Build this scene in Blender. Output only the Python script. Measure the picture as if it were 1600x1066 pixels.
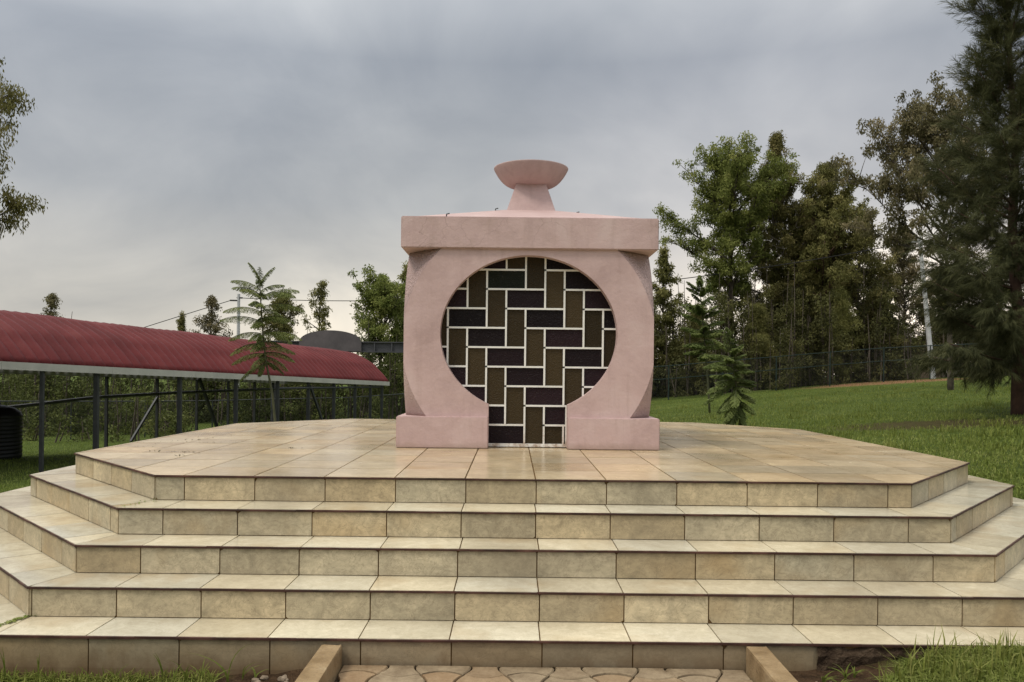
import bpy, bmesh, math, random
import numpy as np
from mathutils import Matrix, Vector

for o in list(bpy.data.objects):
    bpy.data.objects.remove(o)
S = bpy.context.scene
C = S.collection
R = math.radians
PI = math.pi

# ------------------------------------------------------------------ camera, sky, sun, exposure
EYE = Vector((-0.146, 0.0, 1.453))
FPX = 1250.0                                   # focal length in photo pixels (1600 wide)
cam_d = bpy.data.cameras.new("camera")
cam = bpy.data.objects.new("camera", cam_d)
C.objects.link(cam)
cam_d.sensor_fit = 'HORIZONTAL'
cam_d.sensor_width = 36.0
cam_d.lens = FPX / 1600 * 36.0
cam_d.shift_y = 50.0 / 1600
cam_d.clip_start = 0.05
cam_d.clip_end = 3000
cam.matrix_world = Matrix.Translation(EYE) @ Matrix.Rotation(R(90), 4, 'X') @ Matrix.Rotation(R(0.62), 4, 'Z')
S.camera = cam

SUN_EL, SUN_AZ = R(58), R(-125)                # azimuth: where the sun stands, clockwise from +Y
S.view_settings.view_transform = 'Standard'
S.view_settings.look = 'None'
S.view_settings.exposure = 0.28
S.view_settings.gamma = 1.0
S.view_settings.use_curve_mapping = False

world = bpy.data.worlds.new("World")
S.world = world
world.use_nodes = True
wn, wl = world.node_tree.nodes, world.node_tree.links
wn.clear()
w_out = wn.new('ShaderNodeOutputWorld')
w_bg = wn.new('ShaderNodeBackground')
w_bg.inputs['Strength'].default_value = 0.1
sky_t = wn.new('ShaderNodeTexSky')
sky_t.sky_type = 'NISHITA'
sky_t.sun_disc = False
sky_t.sun_elevation = SUN_EL
sky_t.sun_rotation = SUN_AZ
tc = wn.new('ShaderNodeTexCoord')
sep = wn.new('ShaderNodeSeparateXYZ')
wl.new(tc.outputs['Generated'], sep.inputs[0])


def wmath(op, a, b=None, c=None, clamp=False):
    n = wn.new('ShaderNodeMath')
    n.operation = op
    n.use_clamp = clamp
    for i, v in enumerate((a, b, c)):
        if v is None:
            continue
        if isinstance(v, (int, float)):
            n.inputs[i].default_value = v
        else:
            wl.new(v, n.inputs[i])
    return n.outputs[0]


def wramp(fac, stops):
    n = wn.new('ShaderNodeValToRGB')
    cr = n.color_ramp
    while len(cr.elements) < len(stops):
        cr.elements.new(0.5)
    for e, (p, col) in zip(cr.elements, stops):
        e.position = p
        e.color = (*col, 1)
    wl.new(fac, n.inputs[0])
    return n.outputs[0]


def wmix(fac, a, b, mode='MIX'):
    n = wn.new('ShaderNodeMix')
    n.data_type = 'RGBA'
    n.blend_type = mode
    for sck, v in ((n.inputs[0], fac), (n.inputs[6], a), (n.inputs[7], b)):
        if isinstance(v, (int, float)):
            sck.default_value = v
        elif isinstance(v, tuple):
            sck.default_value = (*v, 1)
        else:
            wl.new(v, sck)
    return n.outputs[2]


# cloud sheet: project the view direction on a flat ceiling so that clouds flatten towards the horizon
zc = wmath('MAXIMUM', sep.outputs[2], 0.0)
den = wmath('ADD', zc, 0.5)
cx = wmath('DIVIDE', sep.outputs[0], den)
cy = wmath('DIVIDE', sep.outputs[1], den)
comb = wn.new('ShaderNodeCombineXYZ')
wl.new(cx, comb.inputs[0])
wl.new(cy, comb.inputs[1])


def wnoise(scale, detail, rough, off, dist=0.0):
    m = wn.new('ShaderNodeMapping')
    m.inputs['Location'].default_value = off
    wl.new(comb.outputs[0], m.inputs[0])
    n = wn.new('ShaderNodeTexNoise')
    n.inputs['Scale'].default_value = scale
    n.inputs['Detail'].default_value = detail
    n.inputs['Roughness'].default_value = rough
    n.inputs['Distortion'].default_value = dist
    wl.new(m.outputs[0], n.inputs['Vector'])
    return n.outputs['Fac']


big = wnoise(0.9, 5, 0.52, (4.3, 1.7, 0), 0.3)
fine = wnoise(3.0, 6, 0.55, (1.3, 7.7, 2), 0.4)
cl = wmath('ADD', wmath('MULTIPLY', big, 0.75), wmath('MULTIPLY', fine, 0.25))
cl = wmath('MULTIPLY_ADD', cl, 3.8, -1.4, clamp=True)
base_sky = wramp(zc, [(0.0, (0.63, 0.57, 0.485)), (0.10, (0.545, 0.51, 0.455)), (0.20, (0.375, 0.378, 0.38)),
                      (0.36, (0.345, 0.362, 0.388)), (0.55, (0.92, 0.92, 0.90)), (1.0, (1.45, 1.43, 1.38))])
mul = wramp(cl, [(0.0, (0.66, 0.69, 0.74)), (0.5, (0.92, 0.935, 0.955)), (1.0, (1.30, 1.28, 1.25))])
cloud = wmix(1.0, base_sky, mul, 'MULTIPLY')
# brighter, warm break in the cloud low behind the right-hand trees
vd = wn.new('ShaderNodeVectorMath')
vd.operation = 'DOT_PRODUCT'
wl.new(tc.outputs['Generated'], vd.inputs[0])
vd.inputs[1].default_value = Vector((0.30, 0.93, 0.09)).normalized()
glow = wmath('MULTIPLY_ADD', vd.outputs['Value'], 14.0, -13.0, clamp=True)
cloud = wmix(glow, cloud, wmix(1.0, cloud, (1.55, 1.48, 1.42), 'MULTIPLY'))
vd2 = wn.new('ShaderNodeVectorMath')
vd2.operation = 'DOT_PRODUCT'
wl.new(tc.outputs['Generated'], vd2.inputs[0])
vd2.inputs[1].default_value = Vector((-0.30, 0.93, 0.10)).normalized()
glow2 = wmath('MULTIPLY_ADD', vd2.outputs['Value'], 11.0, -10.0, clamp=True)
cloud = wmix(wmath('MULTIPLY', glow2, wmath('MULTIPLY_ADD', fine, 1.2, 0.2, clamp=True)), cloud, wmix(1.0, cloud, (1.34, 1.30, 1.22), 'MULTIPLY'))
for dv, gain, colr_ in (((-0.47, 0.93, 0.27), 7.0, (0.80, 0.83, 0.88)), ((0.20, 0.93, 0.36), 7.0, (1.16, 1.15, 1.13))):
    vd3 = wn.new('ShaderNodeVectorMath')
    vd3.operation = 'DOT_PRODUCT'
    wl.new(tc.outputs['Generated'], vd3.inputs[0])
    vd3.inputs[1].default_value = Vector(dv).normalized()
    g3 = wmath('MULTIPLY_ADD', vd3.outputs['Value'], gain, 1 - gain, clamp=True)
    cloud = wmix(wmath('MULTIPLY', g3, wmath('MULTIPLY_ADD', big, 1.6, 0.1, clamp=True)), cloud, wmix(1.0, cloud, colr_, 'MULTIPLY'))
cloud10 = wmix(1.0, cloud, (10.0, 10.0, 10.0), 'MULTIPLY')
full = wmix(0.95, sky_t.outputs[0], cloud10)
wl.new(full, w_bg.inputs['Color'])
wl.new(w_bg.outputs[0], w_out.inputs[0])

sun_d = bpy.data.lights.new("sun", 'SUN')
sun_d.energy = 1.5
sun_d.angle = R(12)
sun_d.color = (1.0, 0.93, 0.80)
sun = bpy.data.objects.new("sun", sun_d)
C.objects.link(sun)
sdir = Vector((math.sin(SUN_AZ) * math.cos(SUN_EL), math.cos(SUN_AZ) * math.cos(SUN_EL), math.sin(SUN_EL)))
sun.rotation_euler = sdir.to_track_quat('Z', 'Y').to_euler()


# ------------------------------------------------------------------ helpers
def pt(px, py, D):
    """world point seen at photo pixel (px,py) at distance D (used to read sizes off the photograph)"""
    a = R(0.62)
    u, v = px - 800, -(py - 533)
    ur = u * math.cos(a) - v * math.sin(a)
    vr = u * math.sin(a) + v * math.cos(a) + 50
    return Vector((EYE.x + ur / FPX * D, D, EYE.z + vr / FPX * D))


class MB:
    def __init__(s):
        s.v, s.f, s.t, s.m = [], [], [], []

    def add(s, verts, faces, tint=0.5, mat=0):
        o = len(s.v)
        s.v += [tuple(p) for p in verts]
        for f in faces:
            s.f.append(tuple(i + o for i in f))
            s.t.append(tint)
            s.m.append(mat)

    def box(s, x0, x1, y0, y1, z0, z1, tint=0.5, mat=0):
        s.add([(x0, y0, z0), (x1, y0, z0), (x1, y1, z0), (x0, y1, z0), (x0, y0, z1), (x1, y0, z1), (x1, y1, z1), (x0, y1, z1)],
              [(0, 3, 2, 1), (4, 5, 6, 7), (0, 1, 5, 4), (1, 2, 6, 5), (2, 3, 7, 6), (3, 0, 4, 7)], tint, mat)

    def prism(s, poly, vec, tint=0.5, mat=0):
        n = len(poly)
        vec = Vector(vec)
        P = [Vector(p) for p in poly]
        s.add(P + [p + vec for p in P], [tuple(range(n))[::-1], tuple(range(n, 2 * n))] +
              [(i, (i + 1) % n, (i + 1) % n + n, i + n) for i in range(n)], tint, mat)

    def tube(s, pts, radii, n=6, tint=0.5, mat=0):
        pts = [Vector(p) for p in pts]
        if isinstance(radii, (int, float)):
            radii = [radii] * len(pts)
        vs, fs = [], []
        ref = None
        for i, p in enumerate(pts):
            d = (pts[min(i + 1, len(pts) - 1)] - pts[max(i - 1, 0)]).normalized()
            if ref is None:
                ref = Vector((1, 0, 0)) if abs(d.x) < 0.8 else Vector((0, 1, 0))
            a = (ref - d * ref.dot(d)).normalized()
            ref = a
            b = d.cross(a)
            for k in range(n):
                an = 2 * PI * k / n
                vs.append(p + (a * math.cos(an) + b * math.sin(an)) * radii[i])
        for i in range(len(pts) - 1):
            for k in range(n):
                fs.append((i * n + k, i * n + (k + 1) % n, (i + 1) * n + (k + 1) % n, (i + 1) * n + k))
        fs.append(tuple(range(n))[::-1])
        fs.append(tuple(range((len(pts) - 1) * n, len(pts) * n)))
        s.add(vs, fs, tint, mat)

    def bar(s, p0, p1, w, h, tint=0.5, mat=0, up=(0, 0, 1)):
        p0, p1 = Vector(p0), Vector(p1)
        d = (p1 - p0).normalized()
        up = Vector(up)
        if abs(d.dot(up)) > 0.98:
            up = Vector((0, 1, 0))
        a = d.cross(up).normalized() * (w / 2)
        b = a.cross(d).normalized() * (h / 2)
        q = [p0 - a - b, p0 + a - b, p0 + a + b, p0 - a + b]
        s.prism(q, p1 - p0, tint, mat)

    def lathe(s, prof, cx, cy, n=48, tint=0.5, mat=0):
        vs, fs = [], []
        for r, z in prof:
            for k in range(n):
                a = 2 * PI * k / n
                vs.append((cx + r * math.cos(a), cy + r * math.sin(a), z))
        for i in range(len(prof) - 1):
            for k in range(n):
                fs.append((i * n + k, i * n + (k + 1) % n, (i + 1) * n + (k + 1) % n, (i + 1) * n + k))
        s.add(vs, fs, tint, mat)

    def build(s, name, mats, parent=None, smooth=False):
        me = bpy.data.meshes.new(name)
        me.from_pydata(s.v, [], s.f)
        return finish(me, name, mats, parent, smooth, s.t, s.m)


def finish(me, name, mats, parent=None, smooth=False, tints=None, midx=None):
    if not isinstance(mats, (list, tuple)):
        mats = [mats]
    for m in mats:
        me.materials.append(m)
    if tints is not None:
        at = me.attributes.new('tint', 'FLOAT', 'FACE')
        at.data.foreach_set('value', np.asarray(tints, dtype=np.float32))
    if midx is not None and len(mats) > 1:
        me.polygons.foreach_set('material_index', np.asarray(midx, dtype=np.int32))
    me.polygons.foreach_set('use_smooth', np.full(len(me.polygons), smooth, dtype=bool))
    me.update()
    o = bpy.data.objects.new(name, me)
    C.objects.link(o)
    if parent:
        o.parent = parent
        o.matrix_parent_inverse = Matrix.Translation(-parent.location)
    return o


def np_mesh(name, V, F, tints=None):
    """V (n,3), F (m,k) arrays -> mesh"""
    me = bpy.data.meshes.new(name)
    V = np.asarray(V, dtype=np.float32)
    F = np.asarray(F, dtype=np.int32)
    m, k = F.shape
    me.vertices.add(len(V))
    me.vertices.foreach_set('co', V.ravel())
    me.loops.add(m * k)
    me.loops.foreach_set('vertex_index', F.ravel())
    me.polygons.add(m)
    me.polygons.foreach_set('loop_start', np.arange(0, m * k, k, dtype=np.int32))
    me.update(calc_edges=True)
    return me


def tag(o, label=None, cat=None, group=None, kind=None):
    if label:
        o['label'] = label
    if cat:
        o['category'] = cat
    if group:
        o['group'] = group
    if kind:
        o['kind'] = kind
    return o


def empty(name, loc, label, cat, group=None):
    o = bpy.data.objects.new(name, None)
    C.objects.link(o)
    o.location = loc
    o.empty_display_size = 0.2
    return tag(o, label, cat, group)


def copy_tree(src, loc, rz=0, sc=(1, 1, 1)):
    c = src.copy()
    C.objects.link(c)
    c.location = loc
    c.rotation_euler = (0, 0, rz)
    c.scale = sc
    for ch in list(src.children):
        d = ch.copy()
        C.objects.link(d)
        d.parent = c
        for g in list(ch.children):
            e = g.copy()
            C.objects.link(e)
            e.parent = d
    return c


# ------------------------------------------------------------------ materials
class NT:
    def __init__(s, name):
        s.mat = bpy.data.materials.new(name)
        s.mat.use_nodes = True
        s.n, s.l = s.mat.node_tree.nodes, s.mat.node_tree.links
        s.b = s.n['Principled BSDF']
        s.out = s.n['Material Output']
        g = s.n.new('ShaderNodeNewGeometry')
        s.pos = g.outputs['Position']
        s.nor = g.outputs['True Normal']

    def attr(s, name='tint'):
        a = s.n.new('ShaderNodeAttribute')
        a.attribute_name = name
        return a.outputs['Fac']

    def objco(s):
        t = s.n.new('ShaderNodeTexCoord')
        return t.outputs['Object']

    def vec(s, v, scale=(1, 1, 1), loc=(0, 0, 0), add=None):
        m = s.n.new('ShaderNodeMapping')
        m.inputs['Scale'].default_value = scale
        m.inputs['Location'].default_value = loc
        s.l.new(v, m.inputs[0])
        if add is None:
            return m.outputs[0]
        a = s.n.new('ShaderNodeVectorMath')
        a.operation = 'ADD'
        s.l.new(m.outputs[0], a.inputs[0])
        s.l.new(add, a.inputs[1])
        return a.outputs[0]

    def noise(s, v, scale, detail=4, rough=0.55, dist=0.0):
        n = s.n.new('ShaderNodeTexNoise')
        n.inputs['Scale'].default_value = scale
        n.inputs['Detail'].default_value = detail
        n.inputs['Roughness'].default_value = rough
        n.inputs['Distortion'].default_value = dist
        s.l.new(v, n.inputs['Vector'])
        return n.outputs['Fac']

    def voro(s, v, scale, feature='F1', rnd=1.0):
        n = s.n.new('ShaderNodeTexVoronoi')
        n.feature = feature
        n.inputs['Scale'].default_value = scale
        n.inputs['Randomness'].default_value = rnd
        s.l.new(v, n.inputs['Vector'])
        return n.outputs['Distance']

    def math(s, op, a, b=None, c=None, clamp=False):
        n = s.n.new('ShaderNodeMath')
        n.operation = op
        n.use_clamp = clamp
        for i, v in enumerate((a, b, c)):
            if v is None:
                continue
            if isinstance(v, (int, float)):
                n.inputs[i].default_value = v
            else:
                s.l.new(v, n.inputs[i])
        return n.outputs[0]

    def ramp(s, fac, stops):
        n = s.n.new('ShaderNodeValToRGB')
        cr = n.color_ramp
        while len(cr.elements) < len(stops):
            cr.elements.new(0.5)
        for e, (p, col) in zip(cr.elements, stops):
            e.position = p
            if isinstance(col, (int, float)):
                col = (col, col, col)
            e.color = (*col, 1)
        s.l.new(fac, n.inputs[0])
        return n.outputs[0]

    def mix(s, fac, a, b, mode='MIX'):
        n = s.n.new('ShaderNodeMix')
        n.data_type = 'RGBA'
        n.blend_type = mode
        for sck, v in ((n.inputs[0], fac), (n.inputs[6], a), (n.inputs[7], b)):
            if isinstance(v, (int, float)):
                sck.default_value = v
            elif isinstance(v, tuple):
                sck.default_value = (*v, 1)
            else:
                s.l.new(v, sck)
        return n.outputs[2]

    def sep(s, v):
        n = s.n.new('ShaderNodeSeparateXYZ')
        s.l.new(v, n.inputs[0])
        return n.outputs

    def bump(s, h, strength=0.3, dist=0.01):
        n = s.n.new('ShaderNodeBump')
        n.inputs['Strength'].default_value = strength
        n.inputs['Distance'].default_value = dist
        s.l.new(h, n.inputs['Height'])
        s.l.new(n.outputs[0], s.b.inputs['Normal'])

    def set(s, color=None, rough=None, spec=None, metal=None, coat=None):
        for key, v in (('Base Color', color), ('Roughness', rough), ('Specular IOR Level', spec), ('Metallic', metal), ('Coat Weight', coat)):
            if v is None:
                continue
            i = s.b.inputs[key]
            if isinstance(v, (int, float)):
                i.default_value = v
            elif isinstance(v, tuple):
                i.default_value = (*v, 1)
            else:
                s.l.new(v, i)
        return s.mat


def m_tile(name, lights, darks, rough, warm, soil=False, grime=False):
    t = NT(name)
    ti = t.attr()
    offs = t.n.new('ShaderNodeCombineXYZ')
    for i in range(3):
        t.l.new(t.math('MULTIPLY', ti, 37.0 + 11 * i), offs.inputs[i])
    v = t.vec(t.pos, add=offs.outputs[0])
    n1 = t.noise(v, 5.5, 7, 0.66, 1.4)
    n2 = t.noise(t.vec(v, (1, 1, 1.8)), 30, 8, 0.75, 0.5)
    n3 = t.noise(v, 2.2, 3, 0.5)
    m = t.math('ADD', t.math('MULTIPLY', n1, 0.55), t.math('MULTIPLY', n2, 0.45))
    col = t.ramp(m, [(0.34, darks), (0.50, tuple((a + b) / 2 for a, b in zip(lights, darks))), (0.64, lights)])
    fr = t.math('FRACT', t.math('MULTIPLY', ti, 7.31))
    col = t.mix(t.math('MULTIPLY', fr, 0.55), col, t.mix(1.0, col, warm, 'MULTIPLY'))
    col = t.mix(t.math('MULTIPLY', t.math('FRACT', t.math('MULTIPLY', ti, 5.37)), 0.42 if rough > 0.3 else 0.25), col, t.mix(1.0, col, (0.86, 0.90, 0.98), 'MULTIPLY'))
    br = t.math('MULTIPLY_ADD', t.math('FRACT', t.math('MULTIPLY', ti, 17.7)), 0.30, 0.84)
    cb = t.n.new('ShaderNodeCombineXYZ')
    for i in range(3):
        t.l.new(br, cb.inputs[i])
    col = t.mix(1.0, col, cb.outputs[0], 'MULTIPLY')
    # ochre rust blotches and fine scratchy veins
    blot = t.ramp(n3, [(0.55, 0.0), (0.75, 0.55)])
    col = t.mix(blot, col, (0.36, 0.235, 0.10))
    vein = t.ramp(t.math('ABSOLUTE', t.math('SUBTRACT', t.noise(v, 10, 7, 0.72, 1.1), 0.5)), [(0.0, 0.5 if rough > 0.3 else 0.2), (0.018, 0.0)])
    col = t.mix(vein, col, (0.14, 0.105, 0.065))
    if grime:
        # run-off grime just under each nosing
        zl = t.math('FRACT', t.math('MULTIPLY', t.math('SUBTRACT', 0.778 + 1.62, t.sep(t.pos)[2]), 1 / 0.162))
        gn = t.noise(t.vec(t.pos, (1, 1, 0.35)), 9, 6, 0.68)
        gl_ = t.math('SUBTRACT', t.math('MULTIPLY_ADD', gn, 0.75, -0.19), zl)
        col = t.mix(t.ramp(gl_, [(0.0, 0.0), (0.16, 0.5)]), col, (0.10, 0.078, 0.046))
    dirt = t.noise(t.vec(t.pos, (1, 1, 1)), 1.1, 5, 0.6)
    col = t.mix(t.ramp(dirt, [(0.42, 0.0), (0.75, 0.55)]), col, (0.22, 0.18, 0.12))
    if soil:
        # splashed earth on the riser next to the ground
        z = t.sep(t.pos)[2]
        h = t.math('ADD', z, t.math('MULTIPLY', t.noise(t.vec(t.pos, (1, 1, 0.6)), 7, 5, 0.6), -0.22))
        col = t.mix(t.ramp(t.math('MULTIPLY_ADD', h, 4.0, 0.85, clamp=True), [(0.22, 0.85), (0.62, 0.12), (0.95, 0.05)]), col, (0.135, 0.082, 0.04))
    t.bump(m, 0.10 if rough > 0.3 else 0.05, 0.003)
    rr = t.ramp(t.noise(t.pos, 3.0, 4), [(0.3, rough), (0.7, rough + 0.11)])
    return t.set(col, rr, 0.5)


M = {}
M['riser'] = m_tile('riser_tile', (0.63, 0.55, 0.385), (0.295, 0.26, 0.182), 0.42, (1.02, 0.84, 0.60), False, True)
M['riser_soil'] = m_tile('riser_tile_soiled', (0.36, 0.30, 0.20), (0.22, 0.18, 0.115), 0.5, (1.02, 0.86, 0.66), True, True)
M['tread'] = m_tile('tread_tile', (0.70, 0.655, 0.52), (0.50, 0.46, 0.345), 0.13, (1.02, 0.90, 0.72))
M['floor'] = m_tile('floor_tile', (0.62, 0.51, 0.34), (0.45, 0.36, 0.23), 0.17, (1.02, 0.88, 0.70))

t = NT('grout')
n = t.noise(t.pos, 9, 5)
M['grout'] = t.set(t.ramp(n, [(0.3, (0.085, 0.05, 0.022)), (0.6, (0.18, 0.11, 0.045)), (0.8, (0.05, 0.036, 0.022))]), 0.9, 0.2)

t = NT('edge_trim')
n = t.noise(t.pos, 6, 6, 0.65)
M['trim'] = t.set(t.ramp(n, [(0.3, (0.022, 0.014, 0.010)), (0.52, (0.06, 0.026, 0.020)), (0.72, (0.13, 0.06, 0.045))]), 0.6, 0.3)


def m_plaster(name, stucco, cracks):
    t = NT(name)
    n1 = t.noise(t.pos, 2.2, 6, 0.6, 0.5)
    n2 = t.noise(t.pos, 14, 6, 0.65)
    col = t.ramp(n1, [(0.3, (0.44, 0.312, 0.30)), (0.55, (0.535, 0.39, 0.376)), (0.75, (0.60, 0.465, 0.447))])
    col = t.mix(t.ramp(n2, [(0.45, 0.0), (0.75, 0.35)]), col, (0.60, 0.44, 0.41))
    # run-off streaks
    st = t.noise(t.vec(t.pos, (9, 9, 0.7)), 1.6, 5, 0.6)
    col = t.mix(t.ramp(st, [(0.52, 0.0), (0.80, 0.40)]), col, (0.35, 0.245, 0.22))
    zf = t.math('SUBTRACT', t.sep(t.pos)[2], 0.778)
    fd = t.math('SUBTRACT', t.math('MULTIPLY', t.noise(t.pos, 6, 5, 0.65), 0.13), zf)
    col = t.mix(t.ramp(fd, [(0.0, 0.0), (0.05, 0.5)]), col, (0.30, 0.215, 0.17))
    if cracks:
        dn = t.n.new('ShaderNodeTexNoise')
        dn.inputs['Scale'].default_value = 3.5
        dn.inputs['Detail'].default_value = 5
        t.l.new(t.pos, dn.inputs['Vector'])
        v = t.vec(dn.outputs['Color'], (0.35, 0.35, 0.35), add=t.pos)
        e = t.voro(v, 3.3, 'DISTANCE_TO_EDGE')
        ms = t.ramp(t.noise(t.pos, 1.3, 3), [(0.36, 0.0), (0.50, 1.0)])
        ck = t.math('MULTIPLY', t.ramp(e, [(0.0, 0.5), (0.009, 0.0)]), ms)
        col = t.mix(ck, col, (0.16, 0.095, 0.08))
        gr = t.math('MULTIPLY', t.ramp(t.noise(t.pos, 5, 6, 0.7), [(0.5, 0.0), (0.7, 0.45)]), ms)
        col = t.mix(gr, col, (0.37, 0.27, 0.235))
    if stucco:
        h = t.noise(t.pos, 52, 4, 0.75)
        col = t.mix(t.ramp(h, [(0.55, 0.0), (0.75, 0.55)]), col, (0.66, 0.53, 0.51))
        t.bump(h, 1.0, 0.03)
    else:
        t.bump(t.math('ADD', t.noise(t.pos, 26, 6, 0.65), t.math('MULTIPLY', t.noise(t.pos, 4.5, 4), 2.6)), 0.22, 0.016)
    return t.set(col, 0.72, 0.3)


M['plaster'] = m_plaster('pink_plaster', False, False)
M['plaster_crack'] = m_plaster('pink_plaster_cracked', False, True)
M['stucco'] = m_plaster('pink_stucco', True, False)
t = NT('roof_plaster')
n1 = t.noise(t.pos, 4, 6)
M['roof_plaster'] = t.set(t.ramp(n1, [(0.3, (0.42, 0.295, 0.28)), (0.7, (0.50, 0.37, 0.352))]), 0.7, 0.3)

t = NT('bar_paint')
n = t.noise(t.pos, 8, 5)
z = t.sep(t.pos)[2]
rust = t.math('MULTIPLY', t.ramp(t.noise(t.pos, 16, 5, 0.7), [(0.42, 0.0), (0.62, 0.8)]),
              t.math('MULTIPLY_ADD', z, -4.0, 4.2, clamp=True))
c = t.mix(rust, t.ramp(n, [(0.3, (0.72, 0.71, 0.67)), (0.7, (0.84, 0.83, 0.80))]), (0.28, 0.17, 0.09))
M['bars'] = t.set(c, 0.5, 0.4)


def m_glass(name, a, b):
    t = NT(name)
    ti = t.attr()
    col = t.mix(ti, a, b)
    dust = t.ramp(t.noise(t.pos, 90, 3, 0.6), [(0.62, 0.0), (0.72, 0.35)])
    col = t.mix(dust, col, (0.12, 0.11, 0.09))
    h = t.voro(t.pos, 110, 'F1')
    t.bump(t.math('ADD', h, t.noise(t.pos, 60, 3)), 0.75, 0.006)
    return t.set(col, 0.30, 0.12)


M['glass_brown'] = m_glass('amber_glass', (0.026, 0.0185, 0.009), (0.058, 0.041, 0.020))
M['glass_dark'] = m_glass('plum_glass', (0.006, 0.004, 0.005), (0.024, 0.012, 0.016))
M['glass_green'] = m_glass('bottle_green_glass', (0.008, 0.010, 0.005), (0.012, 0.013, 0.007))


def m_metal(name, a, b, rough=0.55, scale=5, spec=0.4):
    t = NT(name)
    n = t.noise(t.pos, scale, 6, 0.6)
    return t.set(t.ramp(n, [(0.3, a), (0.7, b)]), rough, spec)


M['post'] = m_metal('dark_post_paint', (0.030, 0.033, 0.036), (0.05, 0.053, 0.055))
M['pipe'] = m_metal('pipe_paint', (0.06, 0.064, 0.07), (0.10, 0.105, 0.11))
M['fascia'] = m_metal('fascia_paint', (0.40, 0.40, 0.37), (0.52, 0.51, 0.47), 0.5, 2)
M['gantry'] = m_metal('gantry_steel', (0.045, 0.048, 0.055), (0.075, 0.075, 0.082), 0.55, 2)
M['sign'] = m_metal('sign_sheet', (0.065, 0.058, 0.062), (0.12, 0.105, 0.11), 0.6, 1.6)
M['tank'] = m_metal('tank_plastic', (0.010, 0.011, 0.012), (0.018, 0.019, 0.02), 0.45, 3)
M['cable'] = m_metal('cable_black', (0.012, 0.012, 0.012), (0.02, 0.02, 0.02))
M['pole'] = m_metal('pole_galvanised', (0.42, 0.43, 0.44), (0.55, 0.56, 0.57), 0.45, 3)
M['fence_green'] = m_metal('fence_paint', (0.010, 0.022, 0.018), (0.02, 0.035, 0.03))
M['wire'] = m_metal('fence_wire', (0.02, 0.025, 0.022), (0.035, 0.04, 0.036))
M['timber'] = m_metal('timber_wall', (0.10, 0.075, 0.05), (0.17, 0.125, 0.085), 0.85, 3)

t = NT('roof_sheet')
n = t.noise(t.pos, 0.8, 6, 0.62)
n2 = t.noise(t.pos, 7, 5, 0.6)
c = t.ramp(n, [(0.3, (0.088, 0.017, 0.018)), (0.55, (0.128, 0.025, 0.026)), (0.75, (0.165, 0.045, 0.043))])
c = t.mix(t.ramp(n2, [(0.5, 0.0), (0.8, 0.4)]), c, (0.10, 0.028, 0.028))
c = t.mix(t.ramp(t.attr(), [(0.0, 0.0), (1.0, 0.35)]), c, (0.085, 0.018, 0.018))
M['roof'] = t.set(c, 0.55, 0.10)

t = NT('concrete_kerb')
n = t.noise(t.pos, 6, 7, 0.65)
c = t.ramp(n, [(0.3, (0.19, 0.125, 0.06)), (0.55, (0.31, 0.22, 0.12)), (0.75, (0.38, 0.295, 0.18))])
c = t.mix(t.ramp(t.noise(t.pos, 60, 4, 0.7), [(0.5, 0.0), (0.72, 0.5)]), c, (0.16, 0.115, 0.075))
t.bump(t.noise(t.pos, 55, 6, 0.7), 0.6, 0.012)
M['kerb'] = t.set(c, 0.9, 0.2)

t = NT('path_paver')
ti = t.attr()
n = t.noise(t.pos, 10, 6, 0.65)
c = t.ramp(n, [(0.3, (0.16, 0.115, 0.07)), (0.6, (0.29, 0.225, 0.145)), (0.8, (0.34, 0.27, 0.18))])
c = t.mix(t.math('MULTIPLY', ti, 0.42), c, (0.30, 0.17, 0.075))
c = t.mix(t.ramp(t.noise(t.pos, 70, 4, 0.7), [(0.5, 0.0), (0.75, 0.4)]), c, (0.12, 0.085, 0.05))
t.bump(t.noise(t.pos, 45, 6, 0.7), 0.5, 0.01)
M['paver'] = t.set(c, 0.85, 0.25)

t = NT('rubble')
n = t.noise(t.pos, 14, 6, 0.7)
c = t.ramp(n, [(0.3, (0.028, 0.018, 0.012)), (0.55, (0.085, 0.058, 0.038)), (0.75, (0.16, 0.12, 0.085))])
t.bump(n, 1.0, 0.05)
M['rubble'] = t.set(c, 0.95, 0.1)

t = NT('stone')
n = t.noise(t.pos, 22, 6, 0.65)
c = t.ramp(n, [(0.3, (0.14, 0.105, 0.07)), (0.7, (0.30, 0.24, 0.18))])
t.bump(n, 0.5, 0.01)
M['stone'] = t.set(c, 0.9, 0.2)

t = NT('ground')
n1 = t.noise(t.pos, 0.35, 5, 0.6)
n2 = t.noise(t.pos, 5, 6, 0.65)
n3 = t.noise(t.pos, 32, 4, 0.7)
mm = t.math('ADD', t.math('MULTIPLY', n1, 0.4), t.math('ADD', t.math('MULTIPLY', n2, 0.35), t.math('MULTIPLY', n3, 0.25)))
gcol = t.ramp(mm, [(0.36, (0.040, 0.055, 0.012)), (0.50, (0.075, 0.105, 0.02)), (0.66, (0.115, 0.14, 0.035))])
scol = t.ramp(t.noise(t.pos, 11, 7, 0.7), [(0.3, (0.028, 0.017, 0.010)), (0.55, (0.075, 0.045, 0.025)), (0.8, (0.13, 0.085, 0.05))])
rcol = t.ramp(t.noise(t.pos, 3, 6, 0.7), [(0.3, (0.17, 0.085, 0.045)), (0.7, (0.30, 0.17, 0.095))])
M['ground_nodes'] = (t, gcol, scol, rcol)
x, y, z = t.sep(t.pos)


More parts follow.
